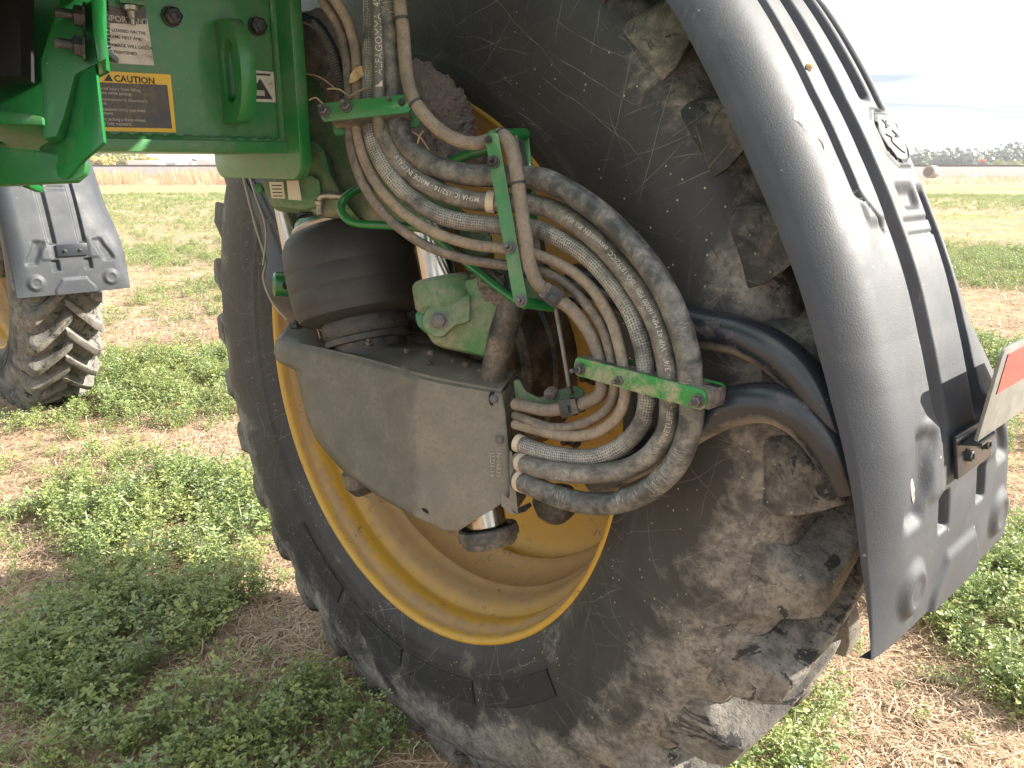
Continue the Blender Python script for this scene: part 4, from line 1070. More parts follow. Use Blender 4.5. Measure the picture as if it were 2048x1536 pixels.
# ferrules, ties, fittings: parts of their hose
def at_px(key, x, y):
    o, P, r, b = HOSES[key]
    best = None
    for i, p in enumerate(P):
        pw = np.array(p) - CAML
        # project
        Wd = pw[0] * wv + pw[1] * av + pw[2] * zv
        d = Wd @ FW; px_, py_ = 1024 + FPX * (Wd @ RT) / d, 768 - FPX * (Wd @ UP) / d
        e = (px_ - x) ** 2 + (py_ - y) ** 2
        if best is None or e < best[0]: best = (e, i)
    return best[1]
def ring(key, x, y, wdt, mat, name, over=.0015):
    o, P, r, b = HOSES[key]; i = at_px(key, x, y)
    d = (P[min(i + 1, len(P) - 1)] - P[max(i - 1, 0)]).normalized()
    bm = NB(); ro = r + over
    lathe(bm, [(-wdt / 2, r * .98), (-wdt / 2, ro), (wdt / 2, ro), (wdt / 2, r * .98)], P[i], d, 24); return obj(name, bm, mat, o)
ring('C', 1040, 889, .011, FERRULE, 'ferrule_ring'); ring('B', 1048, 928, .011, FERRULE, 'ferrule_ring'); ring('A', 1044, 965, .011, FERRULE, 'ferrule_ring')
ring('B', 984, 405, .013, FERRULE, 'ferrule_ring', .003)
for x, y in ((800, 36), (832, 205), (1006, 270), (1040, 366)): ring('S', x, y, .004, ZIP, 'zip_tie', .0014)
def clip(key, x, y, ex_):
    o, P, r, b = HOSES[key]; i = at_px(key, x, y)
    d = (P[i + 1] - P[i - 1]).normalized(); n = (Vector(CAML) - P[i]).normalized(); n = (n - d * n.dot(d)).normalized(); s = d.cross(n)
    bm = NB(); box(bm, P[i] + n * r * .5, d * .012, s * (r + .004), n * (r * .75), .002); c = obj('hose_connector', bm, CORRU, o)
    bm = NB(); box(bm, P[i] + n * r * 1.35 + s * .003 * ex_, d * .007, s * .006, n * .003, .0012); obj('connector_latch', bm, CORRU, c)
    bm = NB(); box(bm, P[i] - d * .016 + n * r * .2, d * .005, s * (r + .0015), n * (r + .0015), .0012); obj('connector_collar', bm, DARKMETAL, c)
clip('S', 1108, 592, 1); clip('S', 1140, 815, -1)

# lettering printed on the hoses, wrapped round them
def hose_text(key, body, x, y, size, mat, rev=True, bold=.0, shift=0., off=0.):
    o, P, r, b = HOSES[key]
    Q = P[::-1] if rev else P
    Ls = [0.]
    for p, q in zip(Q, Q[1:]): Ls.append(Ls[-1] + (q - p).length)
    i0 = at_px(key, x, y); i0 = len(P) - 1 - i0 if rev else i0
    u0 = Ls[i0]
    me = text_mesh(body, size, bold); bm = NB(); bm.from_mesh(me); bpy.data.meshes.remove(me)
    for v in bm.verts:
        u = u0 + v.co.x; i = min(max(np.searchsorted(Ls, u) - 1, 0), len(Q) - 2)
        f = (u - Ls[i]) / max(1e-9, Ls[i + 1] - Ls[i]); p = Q[i] * (1 - f) + Q[i + 1] * f
        t0 = (Q[i + 1] - Q[i]).normalized(); t1 = (Q[min(i + 2, len(Q) - 1)] - Q[max(i - 1, 0)]).normalized(); t = (t0 * .3 + t1 * .7).normalized()
        n = (Vector(CAML) - p).normalized(); n = (n - t * n.dot(t)).normalized(); s = n.cross(t)
        a = (v.co.y - size * .35 + shift) / r + off
        v.co = p + (n * math.cos(a) + s * math.sin(a)) * (r + .0006)
    return obj('printed_lettering', bm, mat, o, ang=None, recalc=False)
hose_text('B', 'Tech ok MINETUFF - 4SH', 1290, 930, .0115, INK_GREY, bold=.0)
hose_text('B', '- 3/4" - WP 42 MPa (6000 PSI) : ISO 18752/CC. exceeds EN 856 4SH', 1336, 752, .0104, INK_WHITE, bold=.0)
hose_text('B', 'MSHA IC-152/16 - MADE IN ITALY', 962, 402, .0108, INK_WHITE, bold=.004, off=-.15)
hose_text('G', '\u25b2 ALFAGOMMA  4SH' if False else 'ALFAGOMMA  4SH', 757, 158, .0150, INK_WHITE, bold=.0)
oG, PG, rG, bG = HOSES['G']
iG = at_px('G', 757, 174); nG = (Vector(CAML) - PG[iG]).normalized()
bm = NB(); plate(bm, [PG[iG] + nG * (rG + .0006) + q for q in (RTL * .006, UPL * .010 + RTL * .006, RTL * -.006)], nG * -.0005); obj('printed_mark', bm, INK_WHITE, oG)

# ------------------------------------------------------------------ black tubular bracket that carries the fender
fbk = thing('fender_support', 'black tubular fender support with mud along its underside, between the tyre and the fender', 'fender support', D(1500, 800, 1.10))
up_t = spline([D(1150, 560, 1.34), D(1240, 590, 1.27), (D(1330, 632, 1.19)), D(1400, 655, 1.145), D(1480, 672, 1.105), D(1545, 702, 1.075), D(1600, 748, 1.055), D(1640, 806, 1.045), D(1672, 880, 1.045), D(1700, 960, 1.06)], 10)
bm = NB(); tube(bm, up_t, .0285, 28); obj('upper_tube', bm, BLACKPAINT, fbk)
lo_t = spline([D(1190, 960, 1.30), D(1270, 920, 1.24), D(1350, 872, 1.17), D(1410, 836, 1.13), D(1470, 812, 1.10), D(1530, 805, 1.075), D(1585, 822, 1.055), D(1630, 858, 1.045), D(1668, 908, 1.04), D(1700, 968, 1.05)], 10)
bm = NB(); tube(bm, lo_t, .0280, 28); obj('lower_tube', bm, BLACKPAINT, fbk)
pxplate('gusset', [(1560, 752, 1.085), (1620, 800, 1.07), (1650, 850, 1.065), (1600, 812, 1.075), (1540, 785, 1.09)], 1.08, .01, MUD, fbk, .002)
# ------------------------------------------------------------------ dried mud packed on the casting, dry leaf and straws caught in it
def mud_mass(name, label, blobs, seed, sub=6):
    base = D(*blobs[0][:3]); bm = NB()
    bmesh.ops.create_icosphere(bm, subdivisions=sub, radius=1)
    c0 = base
    cs = [(D(x, y, d), r) for x, y, d, r in blobs]
    ctr = sum((c for c, r in cs), Vector()) / len(cs)
    for v in bm.verts:
        d = v.co.normalized()
        # radial distance to the union of spheres from the common centre
        m = .01
        for c, r in cs:
            q = c - ctr; b = d.dot(q); disc = b * b - q.length_squared + r * r
            if disc > 0: m = max(m, b + math.sqrt(disc))
        p = ctr + d * m
        n1 = noise.fractal(p * 34 + Vector((seed, 0, 0)), 1., 2., 5)
        n2 = noise.noise(Vector((p.x * 60, p.y * 60, p.z * 190)) + Vector((0, seed, 0)))
        lay = noise.noise(Vector((p.x * 26, p.y * 26, p.z * 120)) + Vector((0, 0, seed)))
        v.co = p + d * (.012 * n1 + .006 * n2 + .006 * abs(lay) + .003 * noise.noise(p * 300))
    o = obj(name, bm, MUD, base=base, ang=50); props(o, label, 'dried mud'); return o
mud_mass('mud_mass', 'large layered clump of dried mud packed behind the sleeved hose above the rim', [(862, 215, 1.40, .055), (835, 170, 1.40, .04), (885, 240, 1.40, .045), (820, 250, 1.40, .05), (905, 250, 1.41, .035), (900, 300, 1.42, .045), (940, 320, 1.42, .030), (845, 300, 1.41, .04)], 3.3)
mud_mass('mud_mass', 'brown mud caked behind the corrugated conduit at the top of the casting', [(650, 110, 1.50, .045), (640, 60, 1.50, .035), (690, 150, 1.49, .045), (705, 185, 1.47, .035), (735, 150, 1.48, .04)], 9.1, 5)
mud_mass('mud_mass', 'brown mud smeared over the lower casting beside the thick short hose', [(985, 575, 1.355, .026), (1010, 592, 1.345, .024), (960, 560, 1.365, .020)], 5.2, 5)
def flake(name, label, cat, pts, mat, th=.0012):
    bm = NB(); plate(bm, [D(*p) for p in pts], AWAY * th); o = obj(name, bm, mat, base=D(*pts[0]), ang=20); props(o, label, cat); return o
flake('dry_leaf', 'curled tan dry leaf caught above the uppermost clamp', 'leaf', [(698, 166, 1.27), (700, 150, 1.265), (708, 137, 1.262), (722, 131, 1.265), (732, 137, 1.275), (728, 150, 1.268), (716, 160, 1.262), (706, 165, 1.265)], plain('leaf_tan', (.50, .36, .19), .7))
def straw(x0, y0, x1, y1, d, label, r=.0012, bow=8):
    o = thing('straw_stalk', label, 'straw', D(x0, y0, d))
    P = spline([D(x0, y0, d), D((x0 + x1) / 2, (y0 + y1) / 2 - bow, d - .008), D(x1, y1, d)], 6)
    bm = NB(); tube(bm, P, r, 6); obj('stalk', bm, STRAW, o); return o
straw(608, 147, 672, 178, 1.38, 'long pale straw between the beam end and the corrugated conduit')
straw(618, 200, 645, 207, 1.30, 'short straw pointing at the left end of the uppermost clamp')
straw(655, 178, 702, 196, 1.27, 'straw lying on the left end of the uppermost clamp', .0015)
straw(700, 192, 760, 178, 1.26, 'straw lying across the hoses on top of the uppermost clamp', .0018)
straw(820, 262, 858, 300, 1.27, 'straw hanging from the mud below the uppermost clamp', .0014)
straw(832, 300, 846, 262, 1.265, 'upright straw stuck in the mud behind the hoses', .0014)
straw(690, 672, 722, 656, 1.575, 'straw lying at the foot of the airbag', .0014, 3)
straw(634, 658, 640, 676, 1.62, 'straw lying in the left corner of the guard top', .0014, 2)

# ------------------------------------------------------------------ background: verge, rails, road, trees, bale, vehicles
EM = 1.2
s_ = M_('ballast'); v_ = s_.vec(rand=False); s_.col(s_.mix(s_.noise(v_, 4, 6, .7), (.12, .108, .10), (.22, .20, .185))); s_.set(Roughness=.95); BALLAST = s_.m
bm = NB()
grid(bm, [[(x, y, z) for x in (-400, -60, 400)] for y, z in ((98, -.05), (101.5, EM), (105.5, EM), (109, -.05))])
obj('railway_embankment', bm, BALLAST, wld=True, kind='structure', ang=20)
RAIL = plain('rail_rust', (.13, .075, .06), .6)
for y in (102.6, 104.1):
    r_ = thing('rail', 'rusty rail of the track on the far embankment, ' + ('nearer of the two' if y < 103 else 'farther of the two'), 'rail', (0, y, EM), 'rails', wld=True)
    bm = NB(); box(bm, (0, y, EM + .12), (400, 0, 0), (0, .05, 0), (0, 0, .115)); obj('rail_bar', bm, RAIL, r_)
bm = NB(); grid(bm, [[(x, y, z) for x in (30, 400)] for y, z in ((112, 0), (118, .75), (126, .75), (132, 0))])
obj('road', bm, plain('asphalt_pale', (.22, .22, .23), .6), wld=True, kind='structure', ang=20)

def tree(x, y, h, wd, label, mat, seed, n=900, group='trees along the horizon', trunk=.25):
    t = thing('tree', label, 'tree', (x, y, 0), group, wld=True)
    rg = random.Random(seed); B = Vector((x, y, 0))
    bm = NB(); tube(bm, [B, B + Vector((0, 0, h * .2)), B + Vector((.1, 0, h * .45)), B + Vector((.2, 0, h * .8))], .2, 8, rfun=lambda L, k: .035 * h * (1 - .8 * k))
    obj('trunk', bm, plain('bark', (.10, .08, .06), .9), t)
    lobes = [(rg.uniform(-.5, .5) * wd, rg.uniform(-.4, .4) * wd, h * rg.uniform(trunk + .15, .82), rg.uniform(.18, .34) * wd) for _ in range(11)]
    bm = NB()
    for _ in range(n):
        lx, ly, lz, lr = rg.choice(lobes)
        d = Vector((rg.gauss(0, 1), rg.gauss(0, 1), rg.gauss(0, .8))).normalized() * lr * rg.uniform(.5, 1.08)
        p = B + Vector((lx, ly, lz)) + d
        p.z = max(p.z, .25)
        s = rg.uniform(.28, .62) * (wd / 7) ** .5
        a = Vector((rg.gauss(0, 1), rg.gauss(0, 1), rg.gauss(0, 1))).normalized(); b = a.orthogonal().normalized()
        vs_ = [bm.verts.new(p + a * s), bm.verts.new(p + b * s * .8), bm.verts.new(p - a * s), bm.verts.new(p - b * s * .8)]
        bm.faces.new(vs_)
    o = obj('crown', bm, mat, t, ang=None, recalc=False); o['kind'] = 'stuff'
    return t
T_GREY = leaf_mat('far_foliage', (.07, .09, .06), (.11, .13, .08))
T_DARK = leaf_mat('far_foliage_dark', (.045, .065, .04), (.075, .10, .055))
T_PALE = leaf_mat('far_foliage_pale', (.15, .14, .10), (.22, .20, .14))
T_YEL = leaf_mat('autumn_foliage', (.30, .24, .04), (.42, .36, .10))
T_OLIVE = leaf_mat('olive_foliage', (.17, .19, .05), (.28, .28, .09))
def horiz(px, dist): return (px - 1024) / FPX * (dist * cp + CAM_H * sp)
far_trees = [(1798, 200, 6.0, 10, T_GREY, 'far grey green tree at the left of the tree line, just clear of the fender'), (1838, 205, 5.6, 10, T_GREY, 'far low tree beside the hay bale, behind the road'),
             (1872, 210, 7.0, 9, T_GREY, 'far taller tree with a dark rounded top, left of the pale tree'), (1893, 212, 7.4, 6, T_PALE, 'far pale sparse tree in the middle of the tree line'),
             (1921, 205, 5.7, 12, T_GREY, 'far broad grey green tree left of the orange sign'), (1952, 205, 6.1, 10, T_GREY, 'far tree directly behind the orange sign'),
             (1990, 220, 5.2, 10, T_GREY, 'far low tree between the orange sign and the dark round tree'), (2026, 195, 7.8, 12, T_DARK, 'large dark round tree at the right end of the tree line'),
             (2065, 200, 7.0, 12, T_DARK, 'dark tree beyond the right edge of the tree line'), (1760, 205, 6.2, 12, T_GREY, 'far tree of the tree line hidden mostly by the fender')]
for i, (px, ds, h, wd, m, lb) in enumerate(far_trees): tree(horiz(px, ds), ds, 1.4 + (h - 1.4) * .50, wd * .8, lb, m, 40 + i, 1500)
sb = tree(horiz(2014, 150), 150, 1.8, 4.0, 'low yellow green bush by the road below the dark round tree', T_OLIVE, 77, 500, None)
for i, (px, ds, h, wd, m, lb) in enumerate([(206, 150, 3.0, 3, T_YEL, 'bright yellow autumn tree at the left, right of the far fender'), (232, 165, 3.4, 6, T_OLIVE, 'olive green tree beside the bright yellow tree'), (262, 160, 3.4, 5, T_OLIVE, 'yellow olive tree in front of the white house'),
                                           (285, 155, 2.6, 4, T_YEL, 'small yellow tree left of the parked white trailers')]):
    tree(horiz(px, ds), ds, h, wd, lb, m, 90 + i, 900, 'autumn trees beyond the rails')
# hay bale
bx, by = horiz(1861, 92), 92.
bl = thing('hay_bale', 'large round hay bale standing at the far edge of the field beside the fender', 'hay bale', (bx, by, 0), wld=True)
bm = NB(); lathe(bm, [(-.62, 0), (-.62, .55), (-.60, .66), (-.55, .69), (.55, .69), (.60, .62), (.62, .50), (.62, 0)], (bx, by, .68), Vector((.8, .6, 0)), 32)
obj('bale_wrap', bm, plain('bale_net', (.30, .28, .25), .8), bl)
bm = NB(); lathe(bm, [(-.623, 0), (-.623, .49), (-.63, .3), (-.63, 0)], (bx, by, .68), Vector((.8, .6, 0)), 32)
obj('bale_end', bm, plain('bale_straw_end', (.17, .125, .09), .9), bl)
# road work sign
sx, sy = horiz(1960, 110), 110.
sg = thing('road_sign', 'small bright orange road sign on a post in front of the trees', 'road sign', (sx, sy, 0), wld=True)
bm = NB(); box(bm, (sx, sy, 1.95), (.27, 0, 0), (0, .012, 0), (0, 0, .20), .01); obj('sign_panel', bm, plain('sign_orange', (.85, .10, .02), .4), sg)
bm = NB(); box(bm, (sx, sy + .03, .9), (.03, 0, 0), (0, .015, 0), (0, 0, .9)); obj('post', bm, plain('post_grey', (.3, .3, .3), .5), sg)
# house, trailers and machinery beyond the rails
WHITE = plain('white_paint', (.72, .71, .69), .6); GREYP = plain('grey_paint', (.30, .28, .28), .6); DGREY = plain('dark_window', (.04, .04, .05), .3)
def house(px, ds, wd, h, label, roofc):
    x = horiz(px, ds); t = thing('house', label, 'house', (x, ds, 0), wld=True)
    bm = NB(); box(bm, (x, ds, h / 2), (wd / 2, 0, 0), (0, 3, 0), (0, 0, h / 2)); obj('wall', bm, WHITE, t)
    bm = NB(); plate(bm, [(x - wd / 2 - .3, ds - 3.3, h), (x + wd / 2 + .3, ds - 3.3, h), (x, ds - 3.3, h + wd * .28)], (0, 6.6, 0)); obj('roof', bm, roofc, t)
    for k in (-.25, .25):
        bm = NB(); box(bm, (x + k * wd, ds - 3.02, h * .55), (.45, 0, 0), (0, .03, 0), (0, 0, .5)); obj('window', bm, DGREY, t)
house(238, 172, 6.5, 1.9, 'small white house with grey roof among the autumn trees', GREYP)
def trailer(px, ds, ln, h, label, m, cab=False):
    x = horiz(px, ds); t = thing('trailer', label, 'trailer', (x, ds, 0), 'vehicles parked beyond the rails', wld=True)
    bm = NB(); box(bm, (x, ds, .9 + h / 2), (ln / 2, 0, 0), (0, 1.2, 0), (0, 0, h / 2), .04); obj('box_body', bm, m, t)
    for k in (-.36, -.26, .36):
        bm = NB(); lathe(bm, [(0, 0), (0, .45), (.25, .45), (.25, 0)], (x + k * ln, ds - 1.3, .45), (0, 1, 0), 20); obj('wheel_tyre', bm, DGREY, t)
    bm = NB(); box(bm, (x, ds, .8), (ln / 2, 0, 0), (0, .5, 0), (0, 0, .1)); obj('chassis_rail', bm, DGREY, t)
    return t
trailer(297, 120, 4.6, 1.15, 'white box trailer parked beyond the rails, left of the long grey trailer', WHITE)
trailer(330, 122, 4.4, .85, 'long grey trailer parked beyond the rails between two white ones', GREYP)
trailer(424, 118, 3.2, 1.3, 'white box trailer parked beyond the rails near the beam end plate', WHITE)
x = horiz(385, 118)
t = thing('farm_implement', 'folded dark farm implement with slanting arms parked beyond the rails', 'farm implement', (x, 118, 0), wld=True)
for i, (a, b, r_) in enumerate((((-2.2, 0, 1.9), (-1.2, 0, 1.0), .16), ((-1.6, 0, 1.0), (1.4, 0, 1.1), .14), ((-.6, 0, 1.1), (.4, 0, 2.2), .12), ((.2, 0, 2.2), (1.6, 0, 1.7), .12), ((1.5, 0, 1.1), (1.6, 0, 2.2), .12))):
    bm = NB(); tube(bm, [Vector((x + a[0], 118 + a[1], a[2])), Vector((x + b[0], 118 + b[1], b[2]))], r_, 8); obj('implement_arm', bm, DGREY if i % 2 else WHITE, t)
for k in (-1.2, 1.3):
    bm = NB(); lathe(bm, [(0, 0), (0, .5), (.3, .5), (.3, 0)], (x + k, 117.8, .5), (0, 1, 0), 20); obj('implement_wheel', bm, DGREY, t)

# ------------------------------------------------------------------ plants: built once as small models, scattered with geometry nodes
def quad_leaf(bm, p, d, up, L, Wd, mi=0, cup=.25):
    s = d.cross(up).normalized(); n = s.cross(d).normalized()
    a = bm.verts.new(p); m1 = bm.verts.new(p + d * L * .55 + s * Wd * .5 + n * L * cup * .5); m2 = bm.verts.new(p + d * L * .55 - s * Wd * .5 + n * L * cup * .5)
    c = bm.verts.new(p + d * L * .5); tp = bm.verts.new(p + d * L - n * L * .05)
    e1 = bm.verts.new(p + d * L * .88 + s * Wd * .33 + n * L * cup * .2); e2 = bm.verts.new(p + d * L * .88 - s * Wd * .33 + n * L * cup * .2)
    for f in ([a, m1, c], [a, c, m2], [c, m1, e1, tp], [c, tp, e2, m2]):
        q = bm.faces.new(f); q.material_index = mi; q.smooth = True
def alfalfa(seed, nst, h, leafL):
    rg = random.Random(seed); bm = NB()
    for _ in range(nst):
        az = rg.uniform(0, 6.28); lean = rg.uniform(.25, 1.15); hh = h * rg.uniform(.5, 1.1)
        out = Vector((math.cos(az), math.sin(az), 0)); p = out * rg.uniform(0, .02); prev = p
        n = rg.randint(6, 9); d = (out * math.sin(lean) + Z_ * math.cos(lean)).normalized()
        pale = 1 if rg.random() < .22 else 0
        for k in range(n):
            d = (d + Vector((rg.gauss(0, .12), rg.gauss(0, .12), .09))).normalized()
            q = prev + d * hh / n
            s = d.orthogonal().normalized() * .0014
            f = bm.faces.new([bm.verts.new(prev - s), bm.verts.new(prev + s), bm.verts.new(q + s * .8), bm.verts.new(q - s * .8)]); f.material_index = 2
            if k > 0:
                for rep in range(2 if k > n - 3 else 1):
                    la = rg.uniform(0, 6.28); ld = (Vector((math.cos(la), math.sin(la), rg.uniform(.1, .9)))).normalized()
                    pet = q + ld * rg.uniform(.008, .02)
                    sz = leafL * rg.uniform(.65, 1.15) * (.75 + .25 * k / n)
                    sd = ld.cross(Z_).normalized()
                    for dd in (ld, (ld * .35 + sd).normalized(), (ld * .35 - sd).normalized()):
                        dd = (dd + Vector((rg.gauss(0, .15), rg.gauss(0, .15), rg.gauss(0, .2)))).normalized()
                        quad_leaf(bm, pet, dd, (Z_ + Vector((rg.gauss(0, .5), rg.gauss(0, .5), 0))).normalized(), sz, sz * .5, pale)
            prev = q
    me = bpy.data.meshes.new('alfalfa_plant'); bm.to_mesh(me); bm.free()
    for m in (LEAF, LEAF_PALE, STEM): me.materials.append(m)
    return bpy.data.objects.new('alfalfa_plant', me)
def straw_patch(seed, n, rad, lmax, lift=.012):
    rg = random.Random(seed); bm = NB()
    for _ in range(n):
        a = rg.uniform(0, 6.28); r_ = rad * math.sqrt(rg.random()); p = Vector((r_ * math.cos(a), r_ * math.sin(a), rg.uniform(.001, lift)))
        th = rg.uniform(0, 6.28); L = rg.uniform(.2, 1) ** 1.5 * lmax; d = Vector((math.cos(th), math.sin(th), rg.gauss(0, .10)))
        if rg.random() < .12: d = Vector((math.cos(th) * .5, math.sin(th) * .5, rg.uniform(.4, 1))); L *= .6
        s = Vector((-math.sin(th), math.cos(th), 0)) * rg.uniform(.0007, .0018); bend = Vector((-math.sin(th), math.cos(th), 0)) * rg.gauss(0, .12) * L + Z_ * rg.uniform(0, .12) * L
        p0, p1, p2 = p, p + d * L * .5 + bend, p + d * L
        p2.z = max(p2.z, .001)
        A = [bm.verts.new(q + e) for q in (p0, p1, p2) for e in (-s, s + Z_ * .0006)]
        bm.faces.new([A[0], A[1], A[3], A[2]]); bm.faces.new([A[2], A[3], A[5], A[4]])
    me = bpy.data.meshes.new('straw_patch'); bm.to_mesh(me); bm.free(); me.materials.append(STRAW)
    return bpy.data.objects.new('straw_patch', me)
def grass_tuft(seed, n, h):
    rg = random.Random(seed); bm = NB()
    for _ in range(n):
        a = rg.uniform(0, 6.28); r_ = .35 * math.sqrt(rg.random()); p = Vector((r_ * math.cos(a), r_ * math.sin(a), 0)); th = rg.uniform(0, 6.28)
        d = Vector((math.cos(th) * .25, math.sin(th) * .25, 1)) * h * rg.uniform(.5, 1.1); s = Vector((-math.sin(th), math.cos(th), 0)) * .012
        bm.faces.new([bm.verts.new(p - s), bm.verts.new(p + s), bm.verts.new(p + d + s * .4), bm.verts.new(p + d - s * .4)])
    me = bpy.data.meshes.new('grass_tuft'); bm.to_mesh(me); bm.free(); me.materials.append(DRYGRASS)
    return bpy.data.objects.new('grass_tuft', me)
def scatter(name, protos, P, rot, scl, idx, kind='stuff', label=None):
    col = bpy.data.collections.new(name + '_models')
    for i, o in enumerate(protos): o.name = '%s_%02d' % (name, i); col.objects.link(o)
    me = bpy.data.meshes.new(name); me.from_pydata([tuple(p) for p in P], [], [])
    for nm, tp, dat in (('rot', 'FLOAT_VECTOR', np.asarray(rot, np.float32).ravel()), ('scl', 'FLOAT', np.asarray(scl, np.float32)), ('idx', 'INT', np.asarray(idx, np.int32))):
        at = me.attributes.new(nm, tp, 'POINT'); at.data.foreach_set('vector' if tp == 'FLOAT_VECTOR' else 'value', dat)
    o = bpy.data.objects.new(name, me); COL.objects.link(o); o['kind'] = kind
    ng = bpy.data.node_groups.new(name, 'GeometryNodeTree')
    ng.interface.new_socket('Geometry', in_out='INPUT', socket_type='NodeSocketGeometry'); ng.interface.new_socket('Geometry', in_out='OUTPUT', socket_type='NodeSocketGeometry')
    N = ng.nodes.new; gi, go = N('NodeGroupInput'), N('NodeGroupOutput')
    ip = N('GeometryNodeInstanceOnPoints'); ci = N('GeometryNodeCollectionInfo'); ci.inputs['Collection'].default_value = col
    ci.inputs['Separate Children'].default_value = True; ci.inputs['Reset Children'].default_value = True
    mp_ = N('GeometryNodeMeshToPoints')
    def na(nm, tp):
        a = N('GeometryNodeInputNamedAttribute'); a.data_type = tp; a.inputs['Name'].default_value = nm; return a.outputs['Attribute']
    lk_ = ng.links.new
    lk_(gi.outputs[0], mp_.inputs['Mesh']); lk_(mp_.outputs[0], ip.inputs['Points']); lk_(ci.outputs[0], ip.inputs['Instance'])
    ip.inputs['Pick Instance'].default_value = True
    lk_(na('idx', 'INT'), ip.inputs['Instance Index']); lk_(na('rot', 'FLOAT_VECTOR'), ip.inputs['Rotation']); lk_(na('scl', 'FLOAT'), ip.inputs['Scale'])
    lk_(ip.outputs[0], go.inputs[0])
    md = o.modifiers.new('scatter', 'NODES'); md.node_group = ng
    return o
# where the alfalfa grows: noise patches plus the bare and the thick spots of the photograph (pixel, radius in m)
BARE = [(620, 1110, .22, 1.), (40, 1180, .24, .8), (620, 1290, .26, .9), (430, 1390, .17, .6), (330, 1330, .12, .5), (110, 1490, .34, 1.0), (880, 1500, .28, 1.), (1680, 1240, .22, .9), (1760, 1340, .25, .8), (1900, 1500, .3, .6), (1740, 1450, .15, .6),
        (420, 925, .45, .8), (60, 1010, .4, .7), (30, 815, .3, .7), (150, 880, .3, .3), (2030, 1000, .3, .8), (2000, 640, 1.6, .7), (1990, 450, 6., .6), (620, 1440, .12, .5), (300, 670, .8, .6), (250, 560, 1.2, .5)]
THICK = [(300, 1250, .35, .4), (110, 1260, .35, .7), (50, 1370, .3, .6), (230, 1400, .25, .5), (420, 1270, .2, .1), (520, 1180, .3, .3), (200, 1330, .25, .3), (640, 1440, .22, .9), (760, 1450, .20, .9), (330, 1480, .3, .6), (480, 1470, .25, .7), (1500, 1480, .24, .9), (1600, 1420, .16, .5), (1930, 1290, .28, .9), (1960, 1180, .3, .8), (1840, 1400, .15, .5), (1880, 1460, .2, .4), (540, 1000, .5, .6), (300, 1020, .5, .5), (420, 1100, .35, .4), (250, 950, .5, .4), (150, 760, 1.0, .3), (400, 760, .8, .4),
         (2000, 520, 2.2, .6), (1960, 700, .8, .7), (2040, 380, 14., .6)]
BARE = [(G(x, y), r, s) for x, y, r, s in BARE]; THICK = [(G(x, y), r, s) for x, y, r, s in THICK]
TYRE_C = [ML @ Vector((0, TW, 0)), ML @ Vector((WB, TW, 0))]
def green(x, y):
    v = .80 + .38 * fbm(x + 7, y, 1.1, 3) + .60 * fbm(x, y + 3, 4.2, 3)
    for p, r, s in BARE:
        d = math.hypot((x - p.x), (y - p.y)) / r
        if d < 1.4: v -= 1.25 * s * max(0, 1 - (d / 1.4) ** 2)
    for p, r, s in THICK:
        d = math.hypot((x - p.x), (y - p.y)) / r
        if d < 1.4: v += s * max(0, 1 - (d / 1.4) ** 2)
    return v
def blocked(x, y):
    for c in TYRE_C:
        d = Vector((x - c.x, y - c.y, 0)); l = (d.x * wv[0] + d.y * wv[1], d.x * av[0] + d.y * av[1])
        if abs(l[0]) < .38 and abs(l[1]) < .23: return True
    return False
PA, RA, SA, IA = [], [], [], []; PS, RS, SS, IS = [], [], [], []
rg = random.Random(5)
def field(r0, r1, dens, fn):
    a0, a1 = R(47), R(133)
    n = int((r1 ** 2 - r0 ** 2) * (a1 - a0) / 2 * dens)
    for _ in range(n):
        r_ = math.sqrt(rg.uniform(r0 * r0, r1 * r1)); a = rg.uniform(a0, a1)
        fn(r_ * math.cos(a), r_ * math.sin(a), r_)
def put_a(x, y, r_):
    if blocked(x, y): return
    g = green(x, y)
    if rg.random() < min(1, max(.10, (g - .30) * 1.25)):
        PA.append((x, y, ghgt(x, y) - .004)); RA.append((rg.gauss(0, .12), rg.gauss(0, .12), rg.uniform(0, 6.28)))
        SA.append(rg.uniform(.7, 1.3) * (1 if r_ < 6 else 1.1) * (.6 + .5 * min(1, max(0, g - .3)))); IA.append(rg.randint(0, 7) if g > .75 else rg.choice((1, 3, 5, 5, 7, 3)))
def put_s(x, y, r_):
    if blocked(x, y): return
    if rg.random() < .9:
        PS.append((x, y, ghgt(x, y))); RS.append((0, 0, rg.uniform(0, 6.28))); SS.append(rg.uniform(.7, 1.25) * (1 if r_ < 7 else 1.5)); IS.append(rg.randint(0, 3))
field(1.0, 4.0, 330, put_a); field(4.0, 8.0, 260, put_a); field(8.0, 16.0, 120, put_a); field(16., 45., 34, put_a)
field(1.0, 4.0, 95, put_s); field(4.0, 9.0, 36, put_s); field(9.0, 18.0, 14, put_s); field(18., 34., 5, put_s)
scatter('alfalfa', [alfalfa(i, ns, h, l) for i, (ns, h, l) in enumerate(((8, .12, .0155), (5, .08, .014), (9, .13, .0145), (4, .07, .013), (7, .11, .017), (3, .05, .012), (6, .16, .015), (4, .10, .0185)))], PA, RA, SA, IA)
scatter('straw_litter', [straw_patch(i, 75, .16, .11) for i in range(4)], PS, RS, SS, IS)
def clod(seed):
    bm = NB(); bmesh.ops.create_icosphere(bm, subdivisions=2, radius=.011)
    for v in bm.verts:
        v.co *= 1 + .5 * noise.noise(v.co * 120 + Vector((seed * 7., 0, 0))); v.co.z *= .7
    me = bpy.data.meshes.new('soil_clod'); bm.to_mesh(me); bm.free(); me.materials.append(SOIL)
    return bpy.data.objects.new('soil_clod', me)
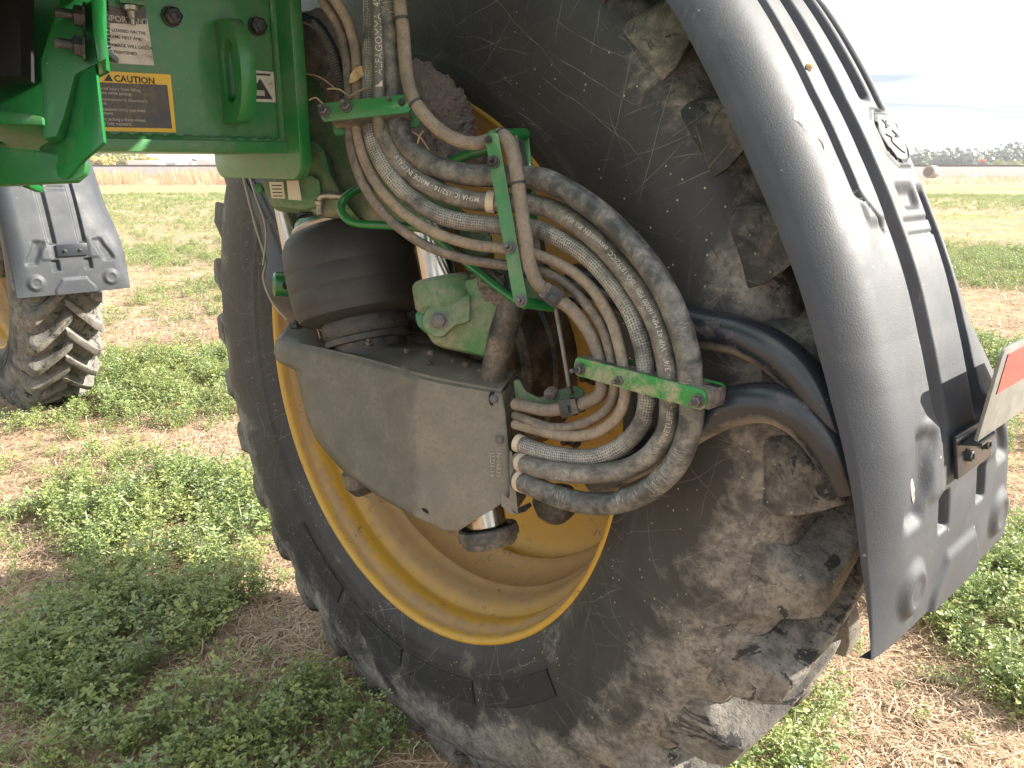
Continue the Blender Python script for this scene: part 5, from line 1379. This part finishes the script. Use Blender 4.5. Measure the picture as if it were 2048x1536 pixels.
SOIL = dusty('soil_clod', (.20, .145, .105), (.32, .25, .19), .35, .65, 30., .8, .9, .95, speck=False)
PC, RC, SC_, IC = [], [], [], []
def put_c(x, y, r_):
    if rg.random() < .15 + .85 * (noise.noise(Vector((x * 2, y * 2, 8))) > .05):
        PC.append((x, y, ghgt(x, y) + .001)); RC.append((rg.uniform(0, 6), rg.uniform(0, 6), rg.uniform(0, 6))); SC_.append(.25 + 1.3 * rg.random() ** 3); IC.append(rg.randint(0, 3))
field(1.0, 4.0, 260, put_c); field(4., 9., 50, put_c)
scatter('soil_clods', [clod(i) for i in range(4)], PC, RC, SC_, IC)
PT, RT_, ST, IT = [], [], [], []
for _ in range(7500):
    y = rg.uniform(59, 97); x = rg.uniform(-66, 66)
    if noise.noise(Vector((x * .25, y * .1, 0))) < -.12 and y < 90: continue
    if x > 5 and rg.random() < .6: continue
    k = .35 + .65 * max(0, noise.noise(Vector((x * .35 + 5, y * .35, 1))) + .35)
    PT.append((x, y, 0)); RT_.append((rg.gauss(0, .1), rg.gauss(0, .1), rg.uniform(0, 6.28))); ST.append(k * rg.uniform(.7, 1.2) * (1.15 if x < 5 else .55)); IT.append(rg.randint(0, 2))
scatter('tall_dry_grass', [grass_tuft(i, 26, 1.0) for i in range(3)], PT, RT_, ST, IT)
print('plants', len(PA), len(PS), len(PT))

# ------------------------------------------------------------------ hazy air
hm = bpy.data.materials.new('hazy_air'); hm.use_nodes = True; hm.node_tree.nodes.clear()
ho = hm.node_tree.nodes.new('ShaderNodeOutputMaterial'); hv = hm.node_tree.nodes.new('ShaderNodeVolumePrincipled')
hv.inputs['Color'].default_value = (.93, .95, 1, 1); hv.inputs['Density'].default_value = .0008; hv.inputs['Anisotropy'].default_value = .2
hm.node_tree.links.new(hv.outputs[0], ho.inputs['Volume'])
bm = NB(); box(bm, (0, 430, 5.5), (910, 0, 0), (0, 480, 0), (0, 0, 6.6))
hz = obj('haze', bm, hm, wld=True, ang=None, kind='stuff')
